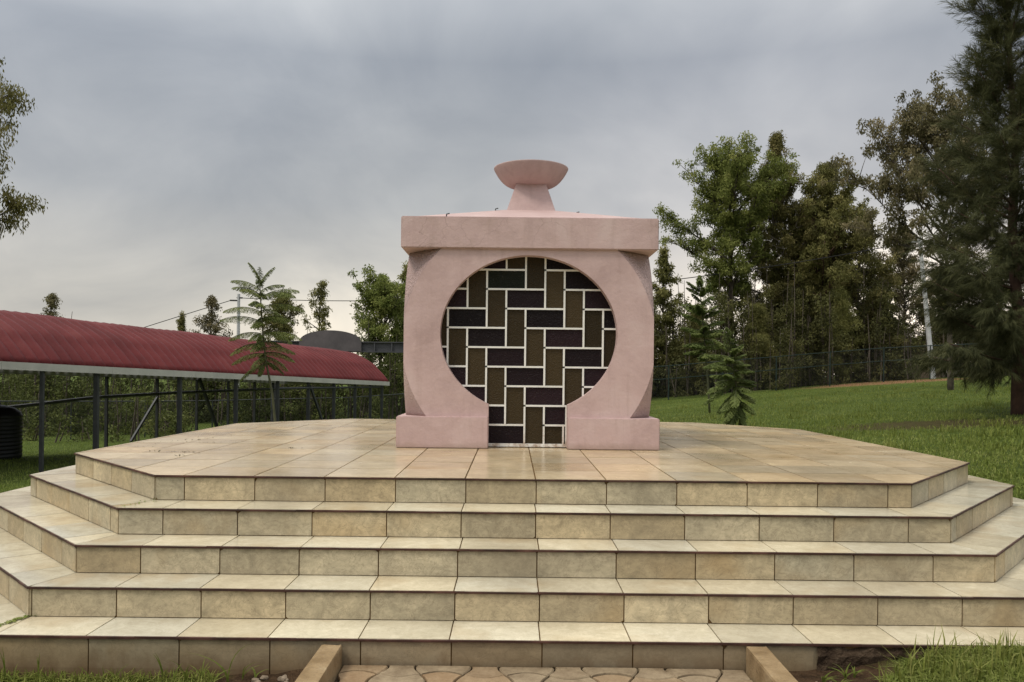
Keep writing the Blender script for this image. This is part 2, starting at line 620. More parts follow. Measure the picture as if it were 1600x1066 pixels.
def spot(cx, cy, rx, ry, edge=0.35):
    a = t.math('DIVIDE', t.math('SUBTRACT', x, cx), rx)
    b = t.math('DIVIDE', t.math('SUBTRACT', y, cy), ry)
    d = t.math('SQRT', t.math('ADD', t.math('MULTIPLY', a, a), t.math('MULTIPLY', b, b)))
    d = t.math('ADD', d, t.math('MULTIPLY_ADD', n2, 0.9, -0.45))
    return t.ramp(d, [(1.0 - edge, 1.0), (1.0 + edge * 0.4, 0.0)])


c = gcol
for sp in ((1.42, 3.75, 0.42, 0.5), (-1.22, 3.8, 0.5, 0.5), (-8.5, 9.0, 1.2, 3.0)):
    c = t.mix(spot(*sp), c, scol)
c = t.mix(t.math('MULTIPLY', spot(8.2, 15.6, 2.6, 1.2), 0.7), c, scol)
c = t.mix(spot(19.0, 40.6, 4.8, 2.6), c, rcol)
t.bump(t.math('ADD', n3, n2), 0.9, 0.06)
M['ground'] = t.set(c, 0.95, 0.1)


def m_leaf(name, dark, mid, light, trans=0.35):
    t = NT(name)
    ti = t.attr()
    oi = t.n.new('ShaderNodeObjectInfo')
    col = t.ramp(ti, [(0.0, dark), (0.5, mid), (1.0, light)])
    hs = t.n.new('ShaderNodeHueSaturation')
    hs.inputs['Saturation'].default_value = 0.95
    t.l.new(t.math('MULTIPLY_ADD', oi.outputs['Random'], 0.03, 0.485), hs.inputs['Hue'])
    t.l.new(t.math('MULTIPLY_ADD', oi.outputs['Random'], 0.32, 0.95), hs.inputs['Value'])
    t.l.new(col, hs.inputs['Color'])
    t.set(hs.outputs[0], 0.65, 0.10)
    tr = t.n.new('ShaderNodeBsdfTranslucent')
    t.l.new(hs.outputs[0], tr.inputs['Color'])
    mx = t.n.new('ShaderNodeMixShader')
    mx.inputs[0].default_value = trans
    t.l.new(t.b.outputs[0], mx.inputs[1])
    t.l.new(tr.outputs[0], mx.inputs[2])
    t.l.new(mx.outputs[0], t.out.inputs['Surface'])
    return t.mat


M['leaf_euc'] = m_leaf('eucalyptus_leaf', (0.09, 0.09, 0.028), (0.17, 0.166, 0.05), (0.28, 0.25, 0.09))
M['leaf_dull'] = m_leaf('grey_olive_leaf', (0.085, 0.078, 0.036), (0.16, 0.145, 0.068), (0.27, 0.225, 0.12))
M['leaf_green'] = m_leaf('green_leaf', (0.088, 0.104, 0.022), (0.165, 0.182, 0.042), (0.27, 0.27, 0.075))
M['leaf_sap'] = m_leaf('frond_leaf', (0.115, 0.155, 0.045), (0.185, 0.235, 0.07), (0.27, 0.31, 0.1), 0.3)
M['leaf_thick'] = m_leaf('thicket_leaf', (0.044, 0.044, 0.016), (0.09, 0.088, 0.03), (0.165, 0.155, 0.055))
M['leaf_thick_green'] = m_leaf('green_thicket_leaf', (0.042, 0.050, 0.014), (0.088, 0.102, 0.028), (0.165, 0.175, 0.052))
M['needle'] = m_leaf('casuarina_needle', (0.045, 0.052, 0.022), (0.082, 0.089, 0.038), (0.145, 0.148, 0.062), 0.2)
M['grass'] = m_leaf('grass_blade', (0.085, 0.112, 0.018), (0.16, 0.195, 0.032), (0.26, 0.27, 0.08), 0.3)
M['litter'] = m_metal('dry_leaf', (0.05, 0.05, 0.02), (0.14, 0.10, 0.05), 0.9, 20)
M['bark'] = m_metal('bark', (0.055, 0.043, 0.032), (0.12, 0.098, 0.078), 0.9, 6)
M['bark_pale'] = m_metal('bark_pale', (0.12, 0.10, 0.085), (0.24, 0.205, 0.175), 0.85, 3)
M['bark_red'] = m_metal('bark_red', (0.05, 0.026, 0.018), (0.11, 0.06, 0.042), 0.9, 6)
M['stem'] = m_metal('green_stem', (0.06, 0.065, 0.03), (0.10, 0.10, 0.05), 0.8, 6)

# ------------------------------------------------------------------ ground
CP = np.array([
    (0, 3.2, 0), (-0.9, 3.6, -0.005), (-1.6, 3.7, -0.07), (-2.2, 3.3, -0.09), (-3., 3.7, -0.08), (-5, 5, -.25),
    (0.9, 3.6, -0.005), (1.35, 3.75, -0.02), (1.9, 3.85, .06), (2.3, 3.4, .05), (2.8, 3.9, .10), (4.9, 4.6, .12),
    (5.2, 6, .16), (5.5, 9, .33), (4, 13, .33), (0, 13, .1), (-5.5, 9, -.5), (-8, 12, -.75), (-10, 17.5, -.9), (-14, 20, -.9),
    (-5.3, 34, -1.3), (-8, 25, -1.15), (0, 25, -.2), (0, 41, -.3), (7, 41, .08), (10, 17, .65), (14, 25, .95), (19, 41, 1.2), (24, 41, 1.5),
    (26, 30, 1.5), (13, 41, .65), (-20, 60, -1.5), (0, 70, -.5), (30, 70, 1.6), (-40, 20, -1.), (40, 20, 2.), (0, -10, -.1), (-10, 0, -.3), (10, 0, .3),
    (0, 0, -0.005), (0, 8, 0.0), (-60, 60, -1.5), (60, 60, 2.0), (0, 120, 0)], dtype=float)
_d = np.sqrt(((CP[:, None, :2] - CP[None, :, :2]) ** 2).sum(-1) + 0.25)
_A = np.block([[_d, np.ones((len(CP), 1))], [np.ones((1, len(CP))), np.zeros((1, 1))]])
_w = np.linalg.solve(_A, np.append(CP[:, 2], 0))


def gz(x, y):
    x = np.asarray(x, float)
    y = np.asarray(y, float)
    d = np.sqrt((x[..., None] - CP[:, 0]) ** 2 + (y[..., None] - CP[:, 1]) ** 2 + 0.25)
    z = d @ _w[:-1] + _w[-1]
    r = np.sqrt(x ** 2 + (y - 20) ** 2)
    k = np.clip((r - 60) / 60, 0, 1)
    z = np.clip(z, -2.2, 2.6)
    return z * (1 - k) + 0.0 * k


def gzf(x, y):
    return float(gz(np.array([x]), np.array([y]))[0])


def axis(segs):
    out = []
    for a, b, n in segs:
        out += list(np.linspace(a, b, n, endpoint=False))
    out.append(segs[-1][1])
    return np.array(out)


gx = axis([(-1500, -100, 10), (-100, -30, 14), (-30, -6, 40), (-6, 6, 90), (6, 30, 50), (30, 100, 14), (100, 1500, 10)])
gy = axis([(-300, -10, 8), (-10, 2, 14), (2, 5, 40), (5, 14, 40), (14, 50, 60), (50, 130, 16), (130, 2000, 12)])
GX, GY = np.meshgrid(gx, gy, indexing='ij')
GZ = gz(GX, GY)
rng0 = np.random.default_rng(3)
near = (np.abs(GX) < 30) & (GY < 50)
on_path = (GX > -1.08) & (GX < 1.13) & (GY < 3.98)
GZ = GZ + np.where(near & ~on_path, rng0.normal(0, 0.006, GZ.shape), 0)
GZ = np.where(on_path, np.minimum(GZ, -0.03), GZ)
nx, ny = len(gx), len(gy)
idx = np.arange(nx * ny).reshape(nx, ny)
F = np.stack([idx[:-1, :-1], idx[1:, :-1], idx[1:, 1:], idx[:-1, 1:]], -1).reshape(-1, 4)
me = np_mesh('ground', np.stack([GX, GY, GZ], -1).reshape(-1, 3), F)
tag(finish(me, 'ground', M['ground'], None, True), kind='structure')

# ------------------------------------------------------------------ path of interlocking pavers
rng = random.Random(5)
mb = MB()
cell = 0.205
mb.box(-0.97, 1.02, -2.0, 3.96, -0.06, -0.016, 0.2, 1)
for i in range(0, 10):
    for j in range(0, 28):
        x0 = -0.98 + i * cell
        y0 = 3.97 - (j + 1) * cell + 0.08
        odd = (i + j) % 2
        b = 0.038
        g = 0.0045
        P = []
        cs = [(x0 + g, y0 + g), (x0 + cell - g, y0 + g), (x0 + cell - g, y0 + cell - g), (x0 + g, y0 + cell - g)]
        for e in range(4):
            ax, ay = cs[e]
            bx_, by_ = cs[(e + 1) % 4]
            nrm = (by_ - ay, ax - bx_)
            L = math.hypot(*nrm)
            nrm = (nrm[0] / L, nrm[1] / L)
            sgn = (1 if (e % 2 == 0) == bool(odd) else -1)
            for q in range(6):
                s_ = q / 6
                k = math.sin(PI * s_) * b * sgn
                P.append((ax + (bx_ - ax) * s_ + nrm[0] * k, ay + (by_ - ay) * s_ + nrm[1] * k))
        P = [(min(max(px_, -0.965), 1.015), min(py_, 3.955)) for px_, py_ in P]
        cyc = []
        for p_ in P:
            if not cyc or (abs(p_[0] - cyc[-1][0]) + abs(p_[1] - cyc[-1][1])) > 1e-4:
                cyc.append(p_)
        if len(cyc) < 4:
            continue
        ar = sum(cyc[k][0] * cyc[(k + 1) % len(cyc)][1] - cyc[(k + 1) % len(cyc)][0] * cyc[k][1] for k in range(len(cyc))) / 2
        if ar < 0.004:
            continue
        zt = rng.uniform(-0.003, 0.004)
        cxm = sum(p_[0] for p_ in cyc) / len(cyc)
        cym = sum(p_[1] for p_ in cyc) / len(cyc)
        n_ = len(cyc)
        inner = [(cxm + (p_[0] - cxm) * 0.95, cym + (p_[1] - cym) * 0.95) for p_ in cyc]
        vs = [(a_, b_, -0.03) for a_, b_ in cyc] + [(a_, b_, zt - 0.006) for a_, b_ in cyc] + [(a_, b_, zt) for a_, b_ in inner]
        fs = [tuple(range(2 * n_, 3 * n_))]
        for k in range(n_):
            k2 = (k + 1) % n_
            fs += [(k, k2, k2 + n_, k + n_), (k + n_, k2 + n_, k2 + 2 * n_, k + 2 * n_)]
        mb.add(vs, fs, rng.random() ** 1.6, 0)
tag(mb.build('path', [M['paver'], M['rubble']]), kind='structure')


def bevel_box(name, x0, x1, y0, y1, z0, z1, mat, bev=0.012, jit=0.004, cuts=14, parent=None, seed=1):
    bm = bmesh.new()
    bmesh.ops.create_cube(bm, size=1)
    for v in bm.verts:
        v.co = Vector((x0 + (v.co.x + .5) * (x1 - x0), y0 + (v.co.y + .5) * (y1 - y0), z0 + (v.co.z + .5) * (z1 - z0)))
    bmesh.ops.bevel(bm, geom=list(bm.edges), offset=bev, segments=2, affect='EDGES', profile=0.6)
    bmesh.ops.subdivide_edges(bm, edges=[e for e in bm.edges if e.calc_length() > 0.3 * (y1 - y0)], cuts=cuts)
    rg = random.Random(seed)
    for v in bm.verts:
        v.co += Vector((rg.uniform(-jit, jit), rg.uniform(-jit, jit), rg.uniform(-jit, jit)))
    me = bpy.data.meshes.new(name)
    bm.to_mesh(me)
    bm.free()
    return finish(me, name, mat, parent, False)


tag(bevel_box('kerb', -1.075, -0.972, -2.0, 3.955, -0.2, 0.105, M['kerb'], seed=2),
    'weathered concrete kerb along the left edge of the paved path, ending at the bottom step', 'kerb', 'kerbs beside the paved path')
tag(bevel_box('kerb', 1.022, 1.125, -2.0, 3.955, -0.2, 0.118, M['kerb'], seed=3),
    'brown stained concrete kerb along the right edge of the paved path, beside bare soil', 'kerb', 'kerbs beside the paved path')

# ------------------------------------------------------------------ stepped tiled platform
W = 0.45
HS = 0.162
DT = 0.287
ZP = 0.778
YF0, YB0 = 5.114, 11.41
A0 = 2.42


def octagon(k, inset=0.0):
    d = DT * k - inset
    a = A0 + 0.33 * d
    bl, br = 3.63 + d, 3.51 + d
    c = 1.28 + 0.60 * d
    yf, yb = YF0 - d, YB0 + d
    return [Vector(p) for p in ((-a, yf), (a, yf), (br, yf + c), (br, yb - c), (a, yb), (-a, yb), (-bl, yb - c), (-bl, yf + c))]


def clip(poly, nrm, d):
    """keep the side where p.nrm <= d"""
    out = []
    for i in range(len(poly)):
        p, q = poly[i], poly[(i + 1) % len(poly)]
        a, b = p[0] * nrm[0] + p[1] * nrm[1] - d, q[0] * nrm[0] + q[1] * nrm[1] - d
        if a <= 0:
            out.append(p)
        if (a < 0 < b) or (b < 0 < a):
            s_ = a / (a - b)
            out.append((p[0] + (q[0] - p[0]) * s_, p[1] + (q[1] - p[1]) * s_))
    return out


def tile_area(mb, poly, O, U, V, N, u0, v0, pu, pv, gap=0.0068, thick=0.012, mat=0, skip=None, jit=0.0, chip=None):
    """lay tiles (pitch pu x pv, origin u0,v0) over a convex 2-D polygon, as thin slabs standing on plane O,U,V"""
    us, vs_ = [p[0] for p in poly], [p[1] for p in poly]
    cen = (sum(us) / len(us), sum(vs_) / len(vs_))
    hp = []
    for i in range(len(poly)):
        p, q = poly[i], poly[(i + 1) % len(poly)]
        nx_, ny_ = q[1] - p[1], p[0] - q[0]
        L = math.hypot(nx_, ny_)
        if L < 1e-6:
            continue
        nx_, ny_ = nx_ / L, ny_ / L
        if nx_ * cen[0] + ny_ * cen[1] > nx_ * p[0] + ny_ * p[1]:
            nx_, ny_ = -nx_, -ny_
        hp.append(((nx_, ny_), nx_ * p[0] + ny_ * p[1] - gap * 0.35))
    for i in range(math.floor((min(us) - u0) / pu), math.ceil((max(us) - u0) / pu)):
        for j in range(math.floor((min(vs_) - v0) / pv), math.ceil((max(vs_) - v0) / pv)):
            a, b = u0 + i * pu + gap / 2, v0 + j * pv + gap / 2
            q = [(a, b), (a + pu - gap, b), (a + pu - gap, b + pv - gap), (a, b + pv - gap)]
            for nn, d in hp:
                q = clip(q, nn, d)
                if len(q) < 3:
                    break
            if len(q) < 3:
                continue
            if chip:
                # worn tile corners: the grout shows through
                qx0, qx1, qy1 = min(p[0] for p in q), max(p[0] for p in q), max(p[1] for p in q)
                qy0 = min(p[1] for p in q)
                for cx_, sx_ in ((qx0, -1), (qx1, 1)):
                    for cy_, sy_, pr_ in ((qy1, 1, chip), (qy0, -1, chip * .35)):
                        if rng.random() < pr_ and len(q) >= 3:
                            e_ = rng.uniform(.004, .014) * (1.4 if rng.random() < .2 else 1)
                            k_ = rng.uniform(.5, 1.6)
                            q = clip(q, (sx_, sy_ * k_), sx_ * cx_ + sy_ * k_ * cy_ - e_)
                if len(q) < 3:
                    continue
            ar = sum(q[k][0] * q[(k + 1) % len(q)][1] - q[(k + 1) % len(q)][0] * q[k][1] for k in range(len(q))) / 2
            if ar < 2e-4:
                continue
            if skip and skip(a + pu / 2):
                continue
            dz = rng.uniform(-jit, jit)
            base = [O + U * p[0] + V * p[1] for p in q]
            mb.prism(base, N * (thick + dz), rng.random(), mat)


platform = empty('stepped_platform', (0, (YF0 + YB0) / 2, 0), 'octagonal stepped platform clad in beige marbled tiles under the pink shrine', 'platform')
TH = 0.010
for k in range(5):
    ztop = ZP - k * HS
    zbot = ZP - (k + 1) * HS if k < 4 else -0.16
    oc = octagon(k, TH)
    core = MB()
    core.prism([(p.x, p.y, zbot - 0.3) for p in oc], (0, 0, ztop - TH - zbot + 0.3), 0.5)
    step = core.build('step', M['grout'], platform)
    # top tiles
    mt = MB()
    outer = octagon(k, -0.004)
    Z3 = Vector((0, 0, 1))
    if k == 0:
        tile_area(mt, [(p.x, p.y) for p in outer], Vector((0, 0, ztop - TH)), Vector((1, 0, 0)), Vector((0, 1, 0)), Z3,
                  0.012, YF0 - 0.004, W, W, 0.0095, TH, jit=0.0008)
        mt.build('floor_tiles', M['floor'], step)
    else:
        inner = octagon(k - 1, TH)
        for s in range(8):
            p0, p1 = outer[s], outer[(s + 1) % 8]
            q1, q0 = inner[(s + 1) % 8], inner[s]
            U = Vector(((p1 - p0).x, (p1 - p0).y, 0)).normalized()
            V = Vector((-U.y, U.x, 0))
            O = Vector((p0.x, p0.y, ztop - TH))
            L = (p1 - p0).length
            rel = [((Vector((p.x, p.y, 0)) - Vector((p0.x, p0.y, 0))).dot(U), (Vector((p.x, p.y, 0)) - Vector((p0.x, p0.y, 0))).dot(V)) for p in (p0, p1, q1, q0)]
            tile_area(mt, rel, O, U, V, Z3, L / 2 + 0.012 + rng.uniform(-.006, .006), -0.05, W, 0.6, 0.0068, TH, jit=0.0006)
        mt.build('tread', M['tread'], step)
    # riser tiles
    mr = MB()
    body = octagon(k, TH)
    NH = 0.0135
    for s in range(8):
        p0, p1 = body[s], body[(s + 1) % 8]
        U = Vector(((p1 - p0).x, (p1 - p0).y, 0)).normalized()
        N = Vector((U.y, -U.x, 0))
        L = (p1 - p0).length
        zb = zbot + (0.002 if k < 4 else 0.0)
        O = Vector((p0.x, p0.y, zb))
        hgt = ztop - NH - zb
        u0 = L / 2 + 0.012 + rng.uniform(-.006, .006)
        sk = None
        if k == 4 and s == 0:
            sk = lambda u, L=L: u - L / 2 > 1.30
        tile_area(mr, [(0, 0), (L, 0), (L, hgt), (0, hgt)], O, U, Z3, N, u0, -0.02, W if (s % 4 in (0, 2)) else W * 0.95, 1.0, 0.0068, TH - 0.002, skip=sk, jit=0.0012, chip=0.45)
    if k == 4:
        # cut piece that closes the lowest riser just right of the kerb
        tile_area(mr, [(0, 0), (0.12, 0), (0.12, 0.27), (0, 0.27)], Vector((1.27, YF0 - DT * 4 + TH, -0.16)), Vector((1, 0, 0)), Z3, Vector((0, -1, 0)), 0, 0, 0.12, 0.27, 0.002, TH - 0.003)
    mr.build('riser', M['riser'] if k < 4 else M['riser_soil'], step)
    # edge trim
    me_ = MB()
    o1, o2 = octagon(k, -0.009), octagon(k, 0.004)
    for s in range(8):
        a, b, c_, d = o1[s], o1[(s + 1) % 8], o2[(s + 1) % 8], o2[s]
        nseg = 14
        for q in range(nseg):
            f0, f1 = q / nseg, (q + 1) / nseg
            e0, e1, e2, e3 = a.lerp(b, f0), a.lerp(b, f1), d.lerp(c_, f1), d.lerp(c_, f0)
            e_ = rng.uniform(-.0025, .0015)
            me_.prism([(e.x, e.y, ztop - 0.0125 + (rng.uniform(-.002, .001))) for e in (e0, e1, e2, e3)], (0, 0, 0.0108 + e_ * .4), 0.5)
    me_.build('edge_trim', M['trim'], step)

# bare footing where the lowest riser has lost its tiles
mb = MB()
rr = random.Random(8)
gxs = [1.38 + i * 0.055 for i in range(24)]
zs = [-0.16, -0.10, -0.04, 0.02, 0.07, 0.112]
vs = []
for xx in gxs:
    for zz in zs:
        vs.append((xx, YF0 - 4 * DT - 0.002 + rr.uniform(-0.018, 0.012) + (0.01 if zz > 0.09 else 0), zz))
fs = []
for i in range(len(gxs) - 1):
    for j in range(len(zs) - 1):
        fs.append((i * 6 + j, (i + 1) * 6 + j, (i + 1) * 6 + j + 1, i * 6 + j + 1))
mb.add(vs, fs)
ft = mb.build('bare_footing', M['rubble'], platform)
tag(ft, 'dark crumbling footing where the tiles have fallen off')

# ------------------------------------------------------------------ pink shrine
CY = 8.26
shrine = empty('shrine', (0, CY, ZP), 'pink plastered square shrine with round latticed glass front and stone bowl on its roof', 'shrine')
HB, HSL, HPL = 1.117, 1.147, 1.169
Z_PL, Z_SB, Z_ST = ZP + 0.281, ZP + 1.782, ZP + 2.063
CZ, RO = ZP + 0.961, 1.135
RS = math.sqrt(HB ** 2 + RO ** 2)


def tmp_obj(mb, name='tmp'):
    me = bpy.data.meshes.new(name)
    me.from_pydata(mb.v, [], mb.f)
    bm = bmesh.new()
    bm.from_mesh(me)
    bmesh.ops.remove_doubles(bm, verts=bm.verts, dist=1e-5)
    bmesh.ops.recalc_face_normals(bm, faces=bm.faces)
    bm.to_mesh(me)
    bm.free()
    o = bpy.data.objects.new(name, me)
    C.objects.link(o)
    return o


def boolean(a, b, op):
    m = a.modifiers.new('b', 'BOOLEAN')
    m.operation = op
    m.object = b
    m.solver = 'EXACT'
    dg = bpy.context.evaluated_depsgraph_get()
    dg.update()
    me = bpy.data.meshes.new_from_object(a.evaluated_get(dg))
    a.modifiers.remove(m)
    a.data = me
    bpy.data.objects.remove(b)


mb = MB()
mb.box(-HB, HB, CY - HB, CY + HB, Z_PL - 0.002, Z_SB + 0.002)
body = tmp_obj(mb)
bm = bmesh.new()
bmesh.ops.create_uvsphere(bm, u_segments=144, v_segments=96, radius=RS)
bmesh.ops.translate(bm, verts=bm.verts, vec=(0, CY, CZ))
me = bpy.data.meshes.new('tmp')
bm.to_mesh(me)
bm.free()
sp_ = bpy.data.objects.new('tmp', me)
C.objects.link(sp_)
boolean(body, sp_, 'INTERSECT')
# elliptical window opening and the doorway below it
EA, EB, EZ = 0.793, 0.705, ZP + 1.024
DW = 0.353
REC = 0.12


def opening_outline(grow=0.0):
    P = []
    a, b = EA + grow, EB + grow
    w = DW + grow
    th0 = math.acos(max(-1, min(1, w / a)))
    n_ = 96
    for i in range(n_ + 1):
        an = -th0 + (PI + 2 * th0) * i / n_
        P.append((a * math.cos(an), EZ + b * math.sin(an)))
    P.append((-w, ZP - 0.01))
    P.append((w, ZP - 0.01))
    return P


mb = MB()
mb.prism([(x_, CY - HB - 0.3, z_) for x_, z_ in opening_outline()], (0, 0.3 + REC + 0.04, 0))
boolean(body, tmp_obj(mb), 'DIFFERENCE')
me = body.data
me.name = 'wall'
bpy.data.objects.remove(body)
me.materials.clear()
mi = []
for p in me.polygons:
    r_ = (p.center - Vector((0, CY, CZ))).length
    onsph = abs(r_ - RS) < 0.006 and max(abs(c_) for c_ in p.normal) < 0.985
    mi.append(1 if onsph else 0)
wall = finish(me, 'wall', [M['plaster'], M['stucco']], shrine, False, None, mi)
for p, k in zip(me.polygons, mi):
    p.use_smooth = bool(k)

# plinth
mb = MB()
mb.prism([(-HPL, CY - HPL, ZP + 0.002), (-DW, CY - HPL, ZP + 0.002), (-DW, CY - HB + REC + 0.03, ZP + 0.002), (DW, CY - HB + REC + 0.03, ZP + 0.002),
          (DW, CY - HPL, ZP + 0.002), (HPL, CY - HPL, ZP + 0.002), (HPL, CY + HPL, ZP + 0.002), (-HPL, CY + HPL, ZP + 0.002)], (0, 0, 0.279))
pl = tmp_obj(mb, 'plinth')
bm = bmesh.new()
bm.from_mesh(pl.data)
bmesh.ops.bevel(bm, geom=[e for e in bm.edges], offset=0.007, segments=2, affect='EDGES')
bm.to_mesh(pl.data)
bm.free()
me = pl.data
bpy.data.objects.remove(pl)
finish(me, 'plinth', M['plaster'], shrine)


def beveled(mb, name, mat, off=0.006, parent=shrine):
    o = tmp_obj(mb, name)
    bm = bmesh.new()
    bm.from_mesh(o.data)
    bmesh.ops.bevel(bm, geom=list(bm.edges), offset=off, segments=2, affect='EDGES')
    bm.to_mesh(o.data)
    bm.free()
    me = o.data
    bpy.data.objects.remove(o)
    me.name = name
    return finish(me, name, mat, parent)


mb = MB()
mb.box(-HSL, HSL, CY - HSL, CY + HSL, Z_SB, Z_ST)
beveled(mb, 'roof_slab', M['plaster_crack'], 0.008)
mb = MB()
q, q2 = HSL - 0.012, 0.235
zr = ZP + 2.311
mb.add([(-q, CY - q, Z_ST - 0.01), (q, CY - q, Z_ST - 0.01), (q, CY + q, Z_ST - 0.01), (-q, CY + q, Z_ST - 0.01),
        (-q2, CY - q2, zr), (q2, CY - q2, zr), (q2, CY + q2, zr), (-q2, CY + q2, zr)],
       [(0, 1, 5, 4), (1, 2, 6, 5), (2, 3, 7, 6), (3, 0, 4, 7), (4, 5, 6, 7), (3, 2, 1, 0)])
hip = mb.build('roof', M['roof_plaster'], shrine)
mb = MB()
for px_, yy in ((-0.33, -0.33), (0.47, -0.38), (-0.75, -1.10)):
    zz = Z_ST + (zr - Z_ST) * max(0, (HSL - max(abs(px_), abs(yy))) / (HSL - 0.235)) - 0.02
    mb = MB()
    mb.tube([(px_, CY + yy, zz), (px_ + 0.004, CY + yy, zz + 0.035), (px_ + 0.03, CY + yy, zz + 0.042)], 0.006, 5)
    mb.build('rebar_hook', M['post'], hip)
mb = MB()
b0, b1, z0_, z1_ = 0.245, 0.150, zr - 0.01, ZP + 2.60
FX = 0.028
mb.add([(FX - b0, CY - b0, z0_), (FX + b0, CY - b0, z0_), (FX + b0, CY + b0, z0_), (FX - b0, CY + b0, z0_), (FX - b1, CY - b1, z1_), (FX + b1, CY - b1, z1_), (FX + b1, CY + b1, z1_), (FX - b1, CY + b1, z1_)],
       [(0, 1, 5, 4), (1, 2, 6, 5), (2, 3, 7, 6), (3, 0, 4, 7), (4, 5, 6, 7), (3, 2, 1, 0)])
beveled(mb, 'pedestal', M['plaster'], 0.005)
mb = MB()
RB, zb0, zb1 = 0.382, ZP + 2.590, ZP + 2.772
prof = [(0.0, zb0 - 0.004)]
for i in range(0, 19):
    h_ = (i / 18) ** 2
    prof.append((RB * (0.36 + 0.64 * h_ ** 0.37), zb0 + (zb1 - zb0) * h_))
prof += [(RB + 0.002, zb1 + 0.008), (RB - 0.02, zb1 + 0.012), (RB - 0.035, zb1 + 0.002)]
for i in range(15, -1, -1):
    an = PI / 2 * i / 16
    prof.append(((RB - 0.035) * math.sin(an), zb0 + 0.04 + (zb1 - zb0 - 0.04) * (1 - math.cos(an))))
mb.lathe(prof, FX, CY, 72)
mb.build('bowl', M['plaster'], shrine, True)

# latticed glazing: herring-bone of two-by-one panes between white bars
GYP = CY - HB + REC
UG = 0.1758
XG, ZG = -0.029, ZP + 0.028
hpz = ZG
outline = opening_outline(0.012)


def clip_poly_outline(q):
    """clip a small convex pane to the opening (ellipse + doorway) numerically by sampling its convex parts"""
    return q


def inside(x_, z_):
    if abs(x_) <= DW + 0.01 and ZP + 0.02 <= z_ <= EZ:
        return True
    return ((x_) / (EA + 0.01)) ** 2 + ((z_ - EZ) / (EB + 0.01)) ** 2 <= 1


glass, bars = MB(), MB()
BW = 0.0165
rg = random.Random(12)
for r_ in range(-1, 11):
    for c_ in range(-3, 11):
        rowtop = ZG + (10 - r_) * UG
        xl = XG + (c_ - 4) * UG
        if (c_ - r_ - 1) % 4 == 0:
            x0, x1, z0_, z1_ = xl, xl + 2 * UG, rowtop - UG, rowtop
            kind = 1
        elif (r_ - c_) % 4 == 0:
            x0, x1, z0_, z1_ = xl, xl + UG, rowtop - 2 * UG, rowtop
            kind = 0
        else:
            continue
        z0_ = max(z0_, ZG)
        if z1_ <= z0_ + 0.01:
            continue
        if not any(inside(x0 + (x1 - x0) * i / 8, z0_ + (z1_ - z0_) * j / 8) for i in range(9) for j in range(9)):
            continue
        if kind == 1 and (r_, c_) in ((1, 2),):
            kind = 2
        x0c, x1c = max(x0, -0.84), min(x1, 0.84)
        mb_t = rg.random()
        tilt = rg.uniform(-0.0012, 0.0012)
        z1c = min(z1_, EZ + EB + 0.015)
        # clip low panes to the doorway so that none pokes out beside it
        glass.add([(x0c, GYP + tilt, z0_), (x1c, GYP - tilt, z0_), (x1c, GYP - tilt, z1c), (x0c, GYP + tilt, z1c)], [(0, 1, 2, 3)], mb_t, kind)
        # bars: left and bottom edge of each pane (neighbours supply the rest)
        bars.box(x0c - BW / 2, x0c + BW / 2, GYP - 0.016, GYP + 0.006, z0_ - BW / 2 + 0.0005, z1c + BW / 2 - 0.0005, rg.random())
        bars.box(x0c + BW / 2, x1c - BW / 2, GYP - 0.0148, GYP + 0.006, z0_ - BW / 2, z0_ + BW / 2, rg.random())
door = glass.build('glazed_door', [M['glass_brown'], M['glass_dark'], M['glass_green']], shrine)
bars.box(-DW, DW, GYP - 0.018, GYP + 0.006, ZP + 0.008, ZP + 0.034)
bars.box(DW - 0.012, DW + 0.006, GYP - 0.0185, GYP + 0.006, ZP + 0.008, ZP + 0.37)
bars.build('lattice', M['bars'], door)

# ------------------------------------------------------------------ covered walkway on the left
wd = Vector((0.313, 0.950, 0)).normalized()
wc = Vector((-wd.y, wd.x, 0))
E0 = Vector((-11.05, 17.0, 1.50))
SLP = -0.031
walk = empty('covered_walkway', (E0.x, E0.y, gzf(E0.x, E0.y)), 'long open walkway with arched dark red corrugated roof on thin steel posts', 'walkway')


def wp(tt, across=0.0, dz=0.0):
    p = E0 + wd * tt + wc * across
    p.z = E0.z + SLP * tt + dz
    return p


T0, T1, WW, RISE = -9.0, 18.0, 5.0, 1.32
pitch = 0.31
nrib = int((T1 - T0) / pitch)
sub = 8
NA = 30
tt = np.linspace(T0, T1, nrib * sub + 1)
aa = np.linspace(0, 1, NA + 1)
V = np.zeros((len(tt), NA + 1, 3))
for i, t_ in enumerate(tt):
    ph = (t_ - T0) / pitch * 2 * PI
    rib = 0.13 * (abs(math.cos(ph / 2)) ** 0.7 - 0.6)
    tilt_step = [0.034 * (((a * 6) % 1.0) - 0.5) for a in aa]
    sagn = 0.010 * math.sin(t_ * 0.9) + 0.008 * math.sin(t_ * 2.3 + 1)
    for j, a in enumerate(aa):
        ang = PI * (0.22 + 0.56 * a)
        ca = -(math.cos(ang) / math.cos(PI * 0.22))
        cz_ = (math.sin(ang) - math.sin(PI * 0.22)) / (1 - math.sin(PI * 0.22))
        p = wp(t_, WW * (ca + 1) / 2, 0.05 + (RISE + sagn) * cz_)
        nrm = wc * (ca * 0.8) + Vector((0, 0, 1)) * max(0.3, cz_)
        nrm.normalize()
        p += nrm * (rib - tilt_step[j])
        V[i, j] = p
idx = np.arange(len(tt) * (NA + 1)).reshape(len(tt), NA + 1)
F = np.stack([idx[:-1, :-1], idx[1:, :-1], idx[1:, 1:], idx[:-1, 1:]], -1)
tint = np.zeros((len(tt) - 1, NA))
rgn = np.random.default_rng(2)
colr = rgn.random((len(tt) // (sub * 5) + 1, 6))
